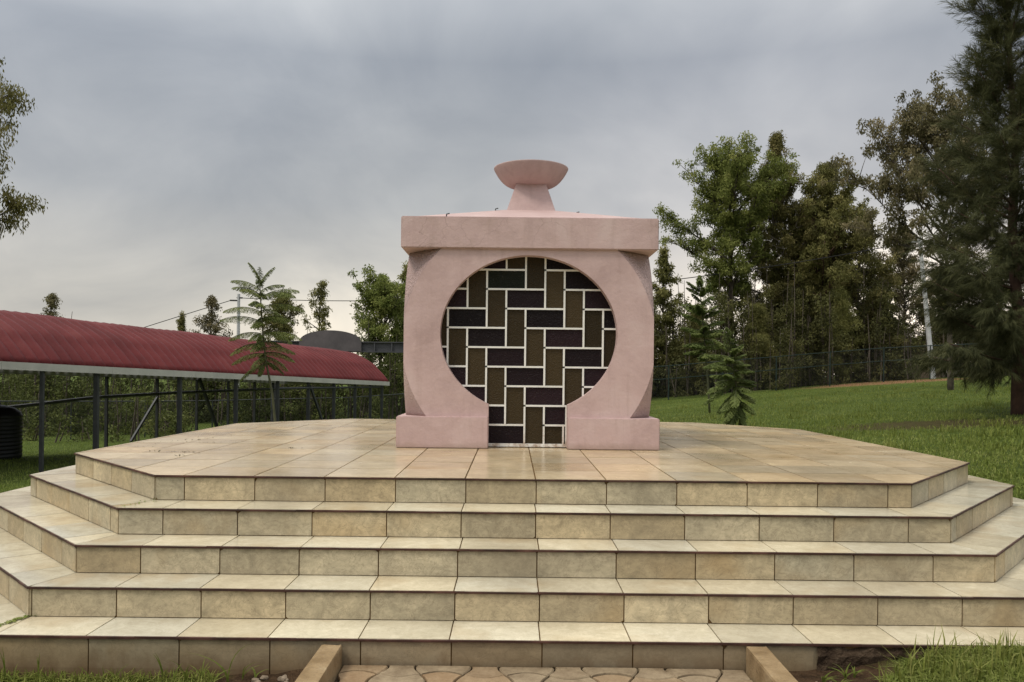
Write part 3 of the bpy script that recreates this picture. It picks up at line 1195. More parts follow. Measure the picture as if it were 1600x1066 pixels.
for i in range(len(tt) - 1):
    for j in range(NA):
        tint[i, j] = colr[i // (sub * 5), min(5, int(j / NA * 6))] * 0.6 + (0.4 if (j % 5 == 4) else 0)
me = np_mesh('roof', V.reshape(-1, 3), F.reshape(-1, 4))
roof = finish(me, 'roof', M['roof'], walk, True, tint.ravel())
sm = roof.modifiers.new('thickness', 'SOLIDIFY')
sm.thickness = 0.012
mb = MB()
for side in (-0.06, WW + 0.06):
    for s in range(9):
        a_, b_ = T0 + s * 3.0, T0 + (s + 1) * 3.0
        mb.bar(wp(a_, side, 0.0), wp(b_ - 0.006, side, 0.0), 0.03, 0.17)
mb.bar(wp(T1 - 0.02, -0.04, -0.02), wp(T1 - 0.02, WW + 0.04, -0.02), 0.05, 0.12)
mb.build('fascia', M['fascia'], walk)
mb = MB()
nseg = 24
arch = [wp(T1 - 0.1, WW * (1 - math.cos(PI * (0.22 + 0.56 * a)) / math.cos(PI * 0.22)) / 2,
           RISE * (math.sin(PI * (0.22 + 0.56 * a)) - math.sin(PI * 0.22)) / (1 - math.sin(PI * 0.22))) for a in np.linspace(0, 1, nseg)]
mb.tube(arch, 0.03, 6)
mb.build('roof_rib', M['post'], walk)


def post_at(t_, across, w, foot=0.25):
    top = wp(t_, across, -0.06)
    g_ = gzf(top.x, top.y)
    mb = MB()
    mb.box(top.x - w / 2, top.x + w / 2, top.y - w / 2, top.y + w / 2, g_ - foot, top.z)
    return mb.build('post', M['post'], walk)


def t_of_px(px, across):
    r_ = (px - 800) / FPX
    o = E0 + wc * across
    ox = o.x - EYE.x
    return (r_ * o.y - ox) / (wd.x - r_ * wd.y)


for px_ in (151, 281, 369, 434, 482, 522, 555, 579, 597):
    post_at(t_of_px(px_, 0.06), 0.06, 0.105)
for t_ in (-6.5, -3.0):
    post_at(t_, 0.06, 0.105)
post_at(t_of_px(66, 0.0), 0.0, 0.075)
for px_ in (66 - 90, 167, 246, 308, 357, 398, 427, 462):
    tq = t_of_px(px_, WW - 0.06)
    if tq < T1 - 0.2:
        post_at(tq, WW - 0.06, 0.085)


def plane_pt(px, py, across):
    t_ = t_of_px(px, across)
    p = E0 + wd * t_ + wc * across
    return pt(px, py, p.y)


mb = MB()
rail = [plane_pt(-60, 645, WW - 0.15), plane_pt(29, 635, WW - 0.15), plane_pt(149, 621, WW - 0.15), plane_pt(270, 614, WW - 0.15), plane_pt(399, 609, WW - 0.15), plane_pt(470, 606.5, WW - 0.15)]
mb.tube(rail, 0.055, 8)
mb.build('rail_pipe', M['pipe'], walk)
mb = MB()
mb.tube([plane_pt(434, 607, 0.06), plane_pt(597, 605, 0.06)], 0.045, 6)
mb.build('rail_pipe', M['post'], walk)
for (a_, b_, ac, w) in (((246, 620), (204, 690), WW - 0.06, 0.07), ((311, 592), (340, 672), WW - 0.06, 0.09), ((484, 603), (504, 660), 0.06, 0.07)):
    mb = MB()
    mb.bar(plane_pt(*a_, ac), plane_pt(*b_, ac), w, w)
    mb.build('brace', M['pipe'] if w == 0.07 and ac > 1 else M['post'], walk)

# ------------------------------------------------------------------ water tank, back fence, gateway
tk = pt(-16, 711, 21.2)
tz = gzf(tk.x, tk.y)
tank = empty('water_tank', (tk.x, tk.y, tz), 'black ribbed plastic water tank standing on grass beneath the walkway roof', 'water tank')
mb = MB()
prof = [(0.0, tz), (0.72, tz)]
hh = 1.22
for i in range(11):
    z_ = tz + 0.04 + i * (hh - 0.08) / 11
    st = (hh - 0.08) / 11
    prof += [(0.72, z_), (0.735, z_ + st * 0.2), (0.735, z_ + st * 0.7), (0.72, z_ + st * 0.85)]
prof += [(0.70, tz + hh), (0.55, tz + hh + 0.12), (0.3, tz + hh + 0.19), (0.2, tz + hh + 0.2)]
mb.lathe(prof, tk.x, tk.y, 40)
mb.build('tank_body', M['tank'], tank, True)
mb = MB()
mb.lathe([(0.22, tz + hh + 0.17), (0.22, tz + hh + 0.27), (0.19, tz + hh + 0.29), (0.0, tz + hh + 0.29)], tk.x, tk.y, 24)
mb.build('lid', M['tank'], tank)


def wire_fence(name, line, height, label, group, postw, n_rails, mat, mesh_pitch=0.12):
    """line: list of ground points; posts at every point given spacing"""
    p0 = line[0]
    root = empty(name, (p0[0], p0[1], gzf(*p0[:2])), label, 'fence', group)
    P = []
    for (a, b) in zip(line[:-1], line[1:]):
        L = math.hypot(b[0] - a[0], b[1] - a[1])
        n_ = max(1, round(L / 3.0))
        for i in range(n_):
            P.append((a[0] + (b[0] - a[0]) * i / n_, a[1] + (b[1] - a[1]) * i / n_))
    P.append(line[-1])
    G = [Vector((x_, y_, gzf(x_, y_))) for x_, y_ in P]
    for g_ in G:
        mb = MB()
        mb.tube([g_ + Vector((0, 0, -0.3)), g_ + Vector((0, 0, height + 0.03))], postw, 6)
        mb.build('post', mat, root)
    for q in n_rails:
        mb = MB()
        mb.tube([g_ + Vector((0, 0, height * q)) for g_ in G], 0.024, 5)
        mb.build('rail', mat, root)
    mb = MB()
    for a, b in zip(G[:-1], G[1:]):
        L = (b - a).length
        k_ = -height
        while k_ < L:
            for sg in (1, -1):
                s0, s1 = max(0, k_), min(L, k_ + height)
                if s1 - s0 > 0.02:
                    z0__, z1__ = s0 - k_, s1 - k_
                    if sg < 0:
                        z0__, z1__ = height - z0__, height - z1__
                    q0 = a.lerp(b, s0 / L) + Vector((0, 0, z0__))
                    q1 = a.lerp(b, s1 / L) + Vector((0, 0, z1__))
                    mb.tube([q0, q1], 0.0035, 3)
            k_ += mesh_pitch
    mb.build('wire_mesh', M['wire'], root)
    return root


f0, f1, f2 = pt(960, 632, 41), pt(1380, 597, 41), pt(1660, 585, 43)
wire_fence('wire_fence', [(f0.x, 41), (f1.x, 41), (f2.x, 43)], 1.75, 'dark green wire mesh fence along the top of the right lawn before the tall trees', 'wire fences', 0.035, (0.62, 1.0), M['fence_green'])
wire_fence('wire_fence', [(-22.0, 28.5), (-11.0, 36.5), (-1.0, 37.5)], 1.5, 'thin dark wire fence behind the covered walkway, in front of the undergrowth', 'wire fences', 0.03, (1.0,), M['wire'])

GD = 40.0
gl, gr = pt(424, 543, GD), pt(905, 547, GD)
zb_, zt_ = pt(560, 550, GD).z, pt(560, 534.5, GD).z
gate = empty('gateway_arch', (gl.x, GD, gzf(gl.x, GD)), 'dark steel gateway beam with blank rounded sign panel above the walkway roof end', 'gateway')
mb = MB()
mb.box(gl.x, gr.x, GD - 0.02, GD + 0.02, zb_, zt_)
mb.box(gl.x, gr.x, GD - 0.14, GD + 0.14, zb_ - 0.02, zb_ + 0.03)
mb.box(gl.x, gr.x, GD - 0.14, GD + 0.14, zt_ - 0.03, zt_ + 0.02)
xx = gl.x
while xx < gr.x:
    mb.box(xx - 0.03, xx + 0.03, GD - 0.12, GD + 0.12, zb_ + 0.03, zt_ - 0.03)
    xx += 0.86
mb.build('beam', M['gantry'], gate)
for x_ in (gl.x + 0.1, gr.x - 0.1):
    mb = MB()
    mb.box(x_ - 0.09, x_ + 0.09, GD - 0.09, GD + 0.09, gzf(x_, GD) - 0.3, zb_ - 0.02)
    mb.build('post', M['gantry'], gate)
s0, s1 = pt(468, 550, GD), pt(565, 550, GD)
stop = pt(516, 516.5, GD).z
smid = pt(516, 536, GD).z
poly = [(s0.x, GD - 0.19, zb_ + 0.02), (s1.x, GD - 0.19, zb_ + 0.02)]
for i in range(25):
    a = PI * i / 24
    poly.append(((s0.x + s1.x) / 2 + (s1.x - s0.x) / 2 * math.cos(a), GD - 0.19, smid - 0.02 + (stop - smid + 0.02) * math.sin(a) ** 0.85))
mb = MB()
mb.prism(poly, (0, 0.045, 0))
mb.build('sign_panel', M['sign'], gate)

# ------------------------------------------------------------------ poles and overhead lines
PD = 55.0
pb, ptop = pt(371, 600, PD), pt(371, 463, PD)
pole = empty('utility_pole', (pb.x, PD, gzf(pb.x, PD)), 'slim grey utility pole with insulators rising behind the red roof', 'utility pole')
mb = MB()
mb.tube([(pb.x, PD, gzf(pb.x, PD) - 0.3), (pb.x, PD, ptop.z + 0.15)], [0.15, 0.10], 10)
mb.build('shaft', M['pole'], pole)
mb = MB()
mb.tube([ptop + Vector((-0.05, 0, -0.1)), ptop + Vector((0.35, -0.1, -0.12))], 0.06, 6)
mb.tube([ptop + Vector((0.1, 0, -0.3)), ptop + Vector((-0.5, -0.1, -0.30))], 0.06, 6)
mb.build('insulator', M['cable'], pole)
b2, t2 = pt(1458, 592, 43), pt(1436, 371, 43)
pole2 = empty('utility_pole', (b2.x, 43, gzf(b2.x, 43)), 'leaning white pole beside the dark conifer on the right', 'utility pole')
mb = MB()
mb.tube([(b2.x, 43, gzf(b2.x, 43) - 0.3), (t2.x, 43, t2.z)], [0.15, 0.09], 10)
mb.build('shaft', M['pole'], pole2)
mb = MB()
mb.bar((t2.x - 0.4, 43, t2.z - 0.25), (t2.x + 0.4, 43, t2.z - 0.25), 0.07, 0.07)
mb.build('crossarm', M['pole'], pole2)


def cable(p, q, sag, label):
    mb = MB()
    n_ = 40
    mb.tube([p.lerp(q, i / n_) - Vector((0, 0, sag * 4 * (i / n_) * (1 - i / n_))) for i in range(n_ + 1)], 0.026, 5)
    tag(mb.build('overhead_cable', M['cable']), label, 'cable')


cable(ptop + Vector((0.3, 0, -0.12)), t2 + Vector((-0.1, 0, -0.2)), 1.25, 'thin overhead cable running behind the shrine between the two poles')
cable(ptop + Vector((-0.5, 0, -0.3)), pt(-40, 600, 58), -0.1, 'thin overhead cable sloping down from the grey pole to behind the red roof')

# timber hut wall at the top of the lawn on the right
hx0, hx1 = pt(1381, 560, 46).x, pt(1470, 560, 46).x
hut = empty('timber_shed', ((hx0 + hx1) / 2, 47, gzf(hx0, 46)), 'low brown plank shed at the top of the lawn behind the conifer', 'shed')
mb = MB()
zh = gzf((hx0 + hx1) / 2, 46)
for i in range(16):
    a = hx0 + (hx1 - hx0) * i / 16
    mb.box(a + 0.01, a + (hx1 - hx0) / 16 - 0.006, 45.95, 46.0, zh - 0.3, zh + 1.15 + 0.02 * (i % 3), 0.3)
mb.box(hx0, hx1, 46.0, 48.5, zh - 0.3, zh + 1.12)
mb.build('wall', M['timber'], hut)
mb = MB()
mb.prism([(hx0 - 0.2, 45.8, zh + 1.17), (hx1 + 0.2, 45.8, zh + 1.17), (hx1 + 0.2, 48.8, zh + 1.5), (hx0 - 0.2, 48.8, zh + 1.5)], (0, 0, 0.05))
mb.build('roof', M['timber'], hut)

# drain kerb on the lower left
mb = MB()
ka, kb = pt(-60, 770, 12.5), pt(60, 748, 13.6)
mb.bar((ka.x, 12.3, gzf(ka.x, 12.3) + 0.02), (kb.x + 0.8, 13.8, gzf(kb.x, 13.6) + 0.02), 0.16, 0.22)
tag(mb.build('drain_kerb', M['kerb']), 'low brown kerb in the grass below the left corner of the steps', 'kerb')


# ------------------------------------------------------------------ vegetation builders
def quads_from(P, D, Nn, L, Wd, tint, name, shape=0.45):
    """pointed leaves: base P, direction D, side vector from D x Nn"""
    D = D / np.linalg.norm(D, axis=1, keepdims=True)
    Sd = np.cross(D, Nn)
    Sd /= (np.linalg.norm(Sd, axis=1, keepdims=True) + 1e-9)
    m = P + D * (L * shape)[:, None]
    V = np.stack([P, m + Sd * (Wd / 2)[:, None], P + D * L[:, None], m - Sd * (Wd / 2)[:, None]], 1).reshape(-1, 3)
    F = np.arange(len(V)).reshape(-1, 4)
    return np_mesh(name, V, F), tint


def cloud_leaves(rg, clumps, per, ll, lw, droop, flat=0.85, spread=1.0):
    per, ll, lw = per * 2.3, ll * 0.74, lw * 0.78
    """clumps: (n,4) centre + radius"""
    cl_ = np.asarray(clumps)
    n_ = len(cl_)
    cnt = np.maximum(4, (per * (cl_[:, 3] / np.median(cl_[:, 3])) ** 1.6).astype(int))
    ci = np.repeat(np.arange(n_), cnt)
    g = rg.normal(0, 1, (len(ci), 3))
    g /= np.linalg.norm(g, axis=1, keepdims=True)
    g *= rg.random((len(ci), 1)) ** 0.5
    g[:, 2] *= flat
    P = cl_[ci, :3] + g * cl_[ci, 3:4] * spread
    D = rg.normal(0, 0.6, (len(ci), 3))
    D[:, 2] -= droop
    Nn = rg.normal(0, 1, (len(ci), 3))
    L = ll * (0.6 + 0.8 * rg.random(len(ci)))
    Wd = lw * (0.7 + 0.6 * rg.random(len(ci)))
    ct = np.clip(rg.normal(0.45, 0.27, n_), 0, 1)
    T = np.clip(ct[ci] + rg.normal(0, 0.16, len(ci)), 0, 1)
    return P, D, Nn, L, Wd, T


def tree(name, seed, H, prof, nprim, t0, per, ll, lw, clump_r, droop, trunk_r, label, leaf, bark, group=None, stems=1, up=(15, 65), lean=(0, 0), sec=2.2, cat='tree', spires=0):
    rg = np.random.default_rng(seed)
    root = empty(name, (0, 0, 0), label, cat, group)
    wood = MB()
    clumps = []
    for s in range(stems):
        hs = H * (1 if s == 0 else rg.uniform(0.65, 0.95))
        off = np.array([0, 0, 0.]) if s == 0 else np.array([rg.normal(0, .25), rg.normal(0, .25), 0])
        ln = np.array(lean) + (rg.normal(0, 0.06, 2) if s > 0 else rg.normal(0, 0.012, 2))
        n_ = 14
        wob = np.cumsum(rg.normal(0, 0.010 * hs, (n_ + 1, 2)), 0) * 0.5
        tp = []
        for i in range(n_ + 1):
            f = i / n_
            tp.append(Vector((off[0] + ln[0] * hs * f ** 1.3 + wob[i, 0] * f, off[1] + ln[1] * hs * f ** 1.3 + wob[i, 1] * f, hs * f * 0.98 - (0.3 if i == 0 else 0))))
        rad = [max(0.012, trunk_r * (1 - 0.93 * (i / n_) ** 0.9)) * (1 if s == 0 else .75) for i in range(n_ + 1)]
        wood.tube(tp, rad, 7)

        def on_trunk(f):
            k = min(n_ - 1, int(f * n_))
            return tp[k].lerp(tp[k + 1], f * n_ - k)
        np_ = max(5, int(nprim * (1 if s == 0 else 0.6)))
        for i in range(np_):
            f = t0 + (1 - t0) * ((i + rg.uniform(0.2, 0.8)) / np_)
            f = min(0.995, f)
            az = i * 2.399 + rg.uniform(-.5, .5)
            L = max(0.15, prof(f) * rg.uniform(0.5, 1.3))
            el = R(up[0] + (up[1] - up[0]) * f + rg.uniform(-12, 12))
            base = on_trunk(f)
            d = Vector((math.cos(az) * math.cos(el), math.sin(az) * math.cos(el), math.sin(el)))
            pts_ = [base]
            for q in range(4):
                d = (d + Vector((rg.normal(0, .13), rg.normal(0, .13), rg.normal(0.05, .12)))).normalized()
                pts_.append(pts_[-1] + d * (L / 4))
            r0 = max(0.008, trunk_r * 0.36 * (L / max(0.5, prof(0.55))) ** 0.7)
            wood.tube(pts_, [r0, r0 * .75, r0 * .5, r0 * .33, r0 * .15], 5)
            clumps.append((*pts_[-1], clump_r * rg.uniform(.45, 1.0)))
            ns = max(2, int(L * sec * 1.9))
            for q in range(ns):
                s_ = rg.uniform(0.25, 1.0)
                k = min(3, int(s_ * 4))
                b = pts_[k].lerp(pts_[k + 1], s_ * 4 - k)
                dd = (d + Vector((rg.normal(0, .75), rg.normal(0, .75), rg.normal(0.1, .45)))).normalized()
                l2 = min(1.1, L * rg.uniform(.18, .48))
                e = b + dd * l2
                wood.tube([b, b.lerp(e, .5) + Vector((rg.normal(0, .03), rg.normal(0, .03), 0)), e], [r0 * .4, r0 * .25, r0 * .1], 4)
                clumps.append((*e, clump_r * rg.uniform(.35, .85)))
                if rg.random() < 0.5:
                    clumps.append((*(b.lerp(e, .5)), clump_r * rg.uniform(.3, .6)))
        if spires:
            for q in range(spires):
                a = on_trunk(rg.uniform(.75, .97))
                wood.tube([a, a + Vector((rg.normal(0, .12), rg.normal(0, .1), H * rg.uniform(.08, .16)))], [0.03, 0.008], 4)
    tr = wood.build('trunk', bark, root, True)
    P, D, Nn, L, Wd, T = cloud_leaves(rg, clumps, per * .62, ll, lw, droop)
    me, T = quads_from(P, D, Nn, L, Wd, T, 'crown')
    finish(me, 'crown', leaf, root, False, T)
    return root


def place(o, px, D, rz=0, sc=1.0, dx=0):
    x_ = EYE.x + (px - 800) / FPX * D + dx
    o.location = (x_, D, gzf(x_, D) - 0.05)
    o.rotation_euler = (0, 0, rz)
    o.scale = (sc, sc, sc) if isinstance(sc, (int, float)) else sc
    return o


def prof_col(w, peak=0.45, taper=0.8):
    return lambda f: w * (max(0.0, f / peak) ** 0.5 if f < peak else max(0.02, ((1 - f) / (1 - peak))) ** taper)


def prof_round(w, t0):
    return lambda f: w * (0.55 + 0.75 * math.sin(PI * min(1, max(0, (f - t0) / (1 - t0))) ** 0.8))


GRP_R = 'tall trees behind the right-hand fence'
GRP_L = 'trees behind the covered walkway'
# right cluster
place(tree('eucalyptus_tree', 11, 12.9, prof_round(2.9, 0.40), 52, 0.36, 52, 0.22, 0.08, 0.60, 0.55, 0.22,
           'tall tree with broad rounded crown and bare forking limbs, nearest right of the shrine', M['leaf_green'], M['bark'], GRP_R, lean=(-0.03, 0)), 1140, 47, 0.5)
place(tree('eucalyptus_tree', 12, 15.4, prof_col(2.9, 0.40, 0.75), 80, 0.10, 42, 0.22, 0.075, 0.52, 0.7, 0.2,
           'tallest narrow tree in the right-hand clump, with one pointed leader', M['leaf_euc'], M['bark_pale'], GRP_R), 1212, 48, 0.2)
tall2 = place(tree('eucalyptus_tree', 13, 12.9, prof_col(3.0, 0.42, 0.55), 76, 0.08, 42, 0.22, 0.075, 0.52, 0.8, 0.2,
                   'dark dense tree with bare spiky twigs at its top, amid the right-hand clump', M['leaf_euc'], M['bark_red'], GRP_R, stems=3, spires=3), 1272, 47, 0.0)
place(tree('eucalyptus_tree', 14, 9.6, prof_col(2.3, 0.5, 0.5), 54, 0.12, 44, 0.20, 0.075, 0.48, 0.7, 0.15,
           'lower bushy tree on the right shoulder of the right-hand clump', M['leaf_euc'], M['bark'], GRP_R), 1337, 46, 0.3)
narrow = place(tree('eucalyptus_tree', 15, 8.4, prof_col(1.4, 0.4, 0.7), 38, 0.12, 40, 0.22, 0.075, 0.42, 0.8, 0.12,
                    'slim tree with sky showing through, directly right of the shrine wall', M['leaf_euc'], M['bark'], GRP_R), 1037, 45, 0.0)
place(tree('eucalyptus_tree', 16, 8.8, prof_col(2.1, 0.5, 0.6), 46, 0.12, 40, 0.20, 0.075, 0.46, 0.7, 0.13,
           'loose grey-green tree behind the leaning white pole', M['leaf_dull'], M['bark'], GRP_R), 1412, 48, 0.0)
soft = place(tree('young_casuarina', 17, 5.2, prof_col(1.0, 0.3, 0.9), 44, 0.05, 60, 0.30, 0.022, 0.45, 0.5, 0.08,
                  'soft bright green young tree at the foot of the right-hand clump, right of centre', M['leaf_euc'], M['bark'], GRP_R), 1318, 44, 0.0)
for px_, D_, rz_, sc_, lb in ((1185, 44, 1.2, (1.2, 1.2, 0.9), 'soft green young tree in front of the tallest narrow tree'),
                              (1085, 44.5, 2.4, (1.3, 1.3, 0.95), 'soft green young tree below the broad rounded crown'),
                              (1366, 45, 4.0, (1.3, 1.3, 1.0), 'soft dark young tree at the right end of the fence, left of the plank shed')):
    place(copy_tree(soft, (0, 0, 0)), px_, D_, rz_, sc_)['label'] = lb
for px_, D_, rz_, sc_, lb in ((1376, 50, 1.0, (1.2, 1.2, 0.80), 'small leafy tree in the gap between the right-hand clump and the leaning white pole'),
                              (1462, 49, 3.1, (1.3, 1.3, 0.80), 'small leafy tree just right of the leaning white pole'),
                              (1560, 48, 5.0, (1.4, 1.4, 0.9), 'small tree mostly hidden behind the trunk of the dark conifer')):
    place(copy_tree(narrow, (0, 0, 0)), px_, D_, rz_, sc_)['label'] = lb
place(copy_tree(narrow, (0, 0, 0)), 1500, 50, 2.0, 0.95)['label'] = 'slim airy tree partly hidden behind the dark conifer'

# airy eucalypt with long bare limbs left of the conifer
place(tree('eucalyptus_tree', 21, 9.2, lambda f: 3.9 * (0.62 + 0.5 * math.sin(PI * max(0, (f - .38)) / .62)) * (1.2 - 0.62 * f), 30, 0.44, 46, 0.17, 0.06, 0.40, 0.8, 0.12,
           'open airy tree with long reaching limbs and leaf tufts left of the conifer', M['leaf_dull'], M['bark'], GRP_R, up=(15, 60), sec=2.6, lean=(-0.08, 0)), 1486, 29, 0.9)

# left: trees behind walkway
place(tree('eucalyptus_tree', 31, 6.9, prof_round(1.9, 0.3), 30, 0.25, 52, 0.22, 0.085, 0.55, 0.5, 0.16,
           'full bushy tree beside the left wall of the shrine, behind the gateway beam', M['leaf_green'], M['bark'], GRP_L, up=(25, 70)), 592, 46, 0.2)
place(tree('eucalyptus_tree', 32, 7.9, prof_col(1.05, 0.35, 0.55), 30, 0.15, 24, 0.20, 0.07, 0.40, 0.7, 0.12,
           'slim wispy tree rising above the blank arched sign', M['leaf_euc'], M['bark'], GRP_L), 497, 46, 0.6)
place(tree('eucalyptus_tree', 33, 7.3, prof_col(1.75, 0.45, 0.6), 34, 0.15, 44, 0.20, 0.075, 0.46, 0.7, 0.13,
           'rounded olive tree directly behind the feathery sapling', M['leaf_euc'], M['bark'], GRP_L), 441, 47, 0.0)
lt = place(tree('eucalyptus_tree', 34, 7.7, prof_col(1.7, 0.4, 0.7), 34, 0.2, 24, 0.20, 0.075, 0.44, 0.7, 0.13,
                'pointed tree showing above the red roof just left of the grey pole', M['leaf_dull'], M['bark'], GRP_L), 326, 52, 0.0)
place(copy_tree(lt, (0, 0, 0)), 74, 48, 1.9, (1.0, 1.0, 0.97))['label'] = 'tree top showing above the red roof far left'
place(copy_tree(narrow, (0, 0, 0)), 283, 58, 2.2, (0.7, 0.7, 0.85))['label'] = 'tiny tree tip just showing above the red roof, left of the pointed tree'
place(copy_tree(narrow, (0, 0, 0)), 636, 50, 0.7, 1.08)['label'] = 'tall tree mostly hidden behind the left edge of the shrine'

# weeping tree entering the frame on the far left
o = tree('weeping_tree', 41, 6.6, lambda f: 1.15 * (0.75 + 0.5 * math.sin(PI * max(0, f - .4) / .6)), 48, 0.60, 100, 0.10, 0.03, 0.40, 1.6, 0.12,
         'weeping leafy tree reaching into the upper left corner', M['leaf_euc'], M['bark'], None, sec=3.2, up=(20, 50))
place(o, -112, 12.6, 2.4)

# ---- big dark conifer on the right
rg = np.random.default_rng(51)
CD = 17.0
cb = pt(1592, 655, CD)
czg = gzf(cb.x, CD)
con = empty('conifer', (cb.x, CD, czg), 'tall dark feathery conifer with reddish trunk on the right lawn', 'tree')
HC = 11.3
wood = MB()
nt = 20
tpts = [Vector((0.08 * math.sin(i * .7) * i / nt - 0.4 * (i / nt), 0.05 * math.cos(i), HC * i / nt - (0.3 if i == 0 else 0))) + Vector((cb.x, CD, czg)) for i in range(nt + 1)]
wood.tube(tpts, [0.14 * (1 - 0.93 * i / nt) for i in range(nt + 1)], 8)
NP, ND, NL, NW, NTt = [], [], [], [], []
nb = 122
for i in range(nb):
    f = 0.075 + 0.915 * (i / nb) ** 1.1
    az = i * 2.399 + rg.uniform(-.4, .4)
    Lb = (0.28 + 2.3 * (1 - f) ** 0.78) * rg.uniform(.65, 1.12)
    el = R(8 + 48 * f + rg.uniform(-10, 10))
    k = min(nt - 1, int(f * nt))
    base = tpts[k].lerp(tpts[k + 1], f * nt - k)
    d = Vector((math.cos(az) * math.cos(el), math.sin(az) * math.cos(el), math.sin(el)))
    pts_ = [base]
    for q in range(6):
        d = (d + Vector((rg.normal(0, .06), rg.normal(0, .06), rg.normal(0.035, .05)))).normalized()
        pts_.append(pts_[-1] + d * Lb / 6)
    r0 = 0.010 + 0.012 * Lb
    wood.tube(pts_, [r0 * (1 - .14 * q) for q in range(7)], 5)
    low = max(0.0, 1 - f / 0.5)
    ntw = int((10 + 17 * Lb) * (1 + 0.65 * low))
    for q in range(ntw):
        s_ = rg.uniform(.12, 1.0) * 6
        kk = min(5, int(s_))
        b = pts_[kk].lerp(pts_[kk + 1], s_ - kk)
        along = (pts_[kk + 1] - pts_[kk]).normalized()
        tw = (along * 0.9 + Vector((rg.normal(0, .55), rg.normal(0, .55), rg.normal(-0.10 + .25 * f - .55 * low, .4)))).normalized()
        lt_ = rg.uniform(.18, .5) * (0.7 + 0.3 * Lb)
        e = b + tw * lt_
        nn = int((40 + 70 * lt_) * (1 + 0.4 * low))
        ss = rg.random(nn)
        Pn = np.array(b)[None] + np.array(e - b)[None] * ss[:, None]
        Dn = np.array(tw)[None] * 1.0 + rg.normal(0, .42, (nn, 3))
        Dn[:, 2] -= (0.42 * (1 - f) + 0.02 + .35 * low)
        NP.append(Pn)
        ND.append(Dn)
        NL.append(rg.uniform(.10, .26, nn))
        NW.append(np.full(nn, 0.0070))
        NTt.append(np.clip(rg.normal(.42, .22) + rg.normal(0, .12, nn), 0, 1))
wood.build('trunk', M['bark_red'], con, True)
NP, ND, NL, NW, NTt = [np.concatenate(a) for a in (NP, ND, NL, NW, NTt)]
me, T = quads_from(NP, ND, rg.normal(0, 1, NP.shape), NL, NW, NTt, 'crown')
finish(me, 'crown', M['needle'], con, False, T)


# ---- feathery saplings (bipinnate fronds)
def sapling(name, base, stem, fronds, label, group, stem_r=0.018, pin=0.13, width=0.0135):
    root = empty(name, base, label, 'sapling', group)
    wood = MB()
    n_ = len(stem)
    wood.tube(stem, [stem_r * (1 - .7 * i / (n_ - 1)) for i in range(n_)], 6)
    V_, F_, T_ = [], [], []
    P, D, N_, L, Wd, T = [], [], [], [], [], []
    for (start, az, el, ln, drp) in fronds:
        d = Vector((math.cos(az) * math.cos(el), math.sin(az) * math.cos(el), math.sin(el)))
        pts_ = [Vector(start)]
        m = 20
        for q in range(m):
            d = (d + Vector((0, 0, -drp / m))).normalized()
            pts_.append(pts_[-1] + d * ln / m)
        wood.tube(pts_, [0.005 * (1 - .8 * q / m) + .001 for q in range(m + 1)], 4)
        ft = rg.uniform(.2, .8)
        for q in range(2 * m - 1):
            f = (q + 1.5) / (2 * m)
            k = min(m - 1, int(f * m))
            b = pts_[k].lerp(pts_[k + 1], f * m - k)
            al = (pts_[k + 1] - pts_[k]).normalized()
            sd = al.cross(Vector((0, 0, 1))).normalized()
            pl_ = pin * math.sin(PI * (0.12 + 0.82 * f)) ** 0.7 * ln / 0.6
            for sg in (1, -1):
                dr = (sd * sg + al * 0.55 + Vector((0, 0, rg.normal(-1.0, .4)))).normalized()
                npin = 7
                for z_ in range(npin):
                    s_ = (z_ + .4) / npin
                    for s2 in (1, -1):
                        side = dr.cross(Vector((0, 0, 1))).normalized() * s2
                        P.append(b + dr * pl_ * s_)
                        D.append(side + dr * 0.7 + Vector((0, 0, -.12)))
                        N_.append((rg.normal(0, .25), rg.normal(0, .25), 1))
                        L.append(pl_ * 0.24 * rg.uniform(.7, 1.2))
                        Wd.append(width * rg.uniform(.8, 1.2))
                        T.append(min(1, max(0, ft + rg.normal(0, .13))))
    wood.build('stem', M['stem'], root, True)
    me, T = quads_from(np.array([tuple(p) for p in P]), np.array([tuple(p) for p in D]), np.array(N_), np.array(L), np.array(Wd), np.array(T), 'foliage')
    finish(me, 'foliage', M['leaf_sap'], root, False, T)
    return root


GRP_S = 'young feathery saplings around the platform'
SD = 13.2
stem = [pt(430, 700, SD), pt(429, 655, SD), pt(425, 615, SD), pt(416, 570, SD), pt(411, 530, SD), pt(408, 490, SD), pt(406, 455, SD), pt(405, 432, SD)]
fr = []
tiers = [(440, 60, 0.38), (450, 35, 0.5), (462, 22, .62), (484, 12, .68), (503, 8, .66), (521, 4, .64), (540, 0, .62), (556, -8, .55), (566, -25, .45)]
for (yy, el, ln) in tiers:
    bp = pt(405 + max(0, (yy - 432)) * 0.06, yy, SD)
    a0 = rg.uniform(-.35, .35)
    for j in range(5 if yy > 450 else 3):
        az = [PI + a0, a0 * .8, PI * .62 + a0, PI * 1.45 + a0, PI * .3 + a0][j] + rg.uniform(-.2, .2)
        fr.append((bp + Vector((0, 0, rg.uniform(-.06, .06))), az, R(el + 14 + rg.uniform(-8, 10)), ln * rg.uniform(.8, 1.08) * (0.8 if abs(math.cos(az)) < .5 else 1), 1.0))
sapling('feathery_sapling', (stem[0].x, SD, gzf(stem[0].x, SD)), stem, fr, 'tall feathery sapling with tiered fronds standing before the red walkway roof', GRP_S, 0.024)
stem = [pt(1159, 690, SD), pt(1157, 655, SD), pt(1155, 625, SD), pt(1148, 595, SD), pt(1143, 570, SD), pt(1140, 552, SD)]
fr = []
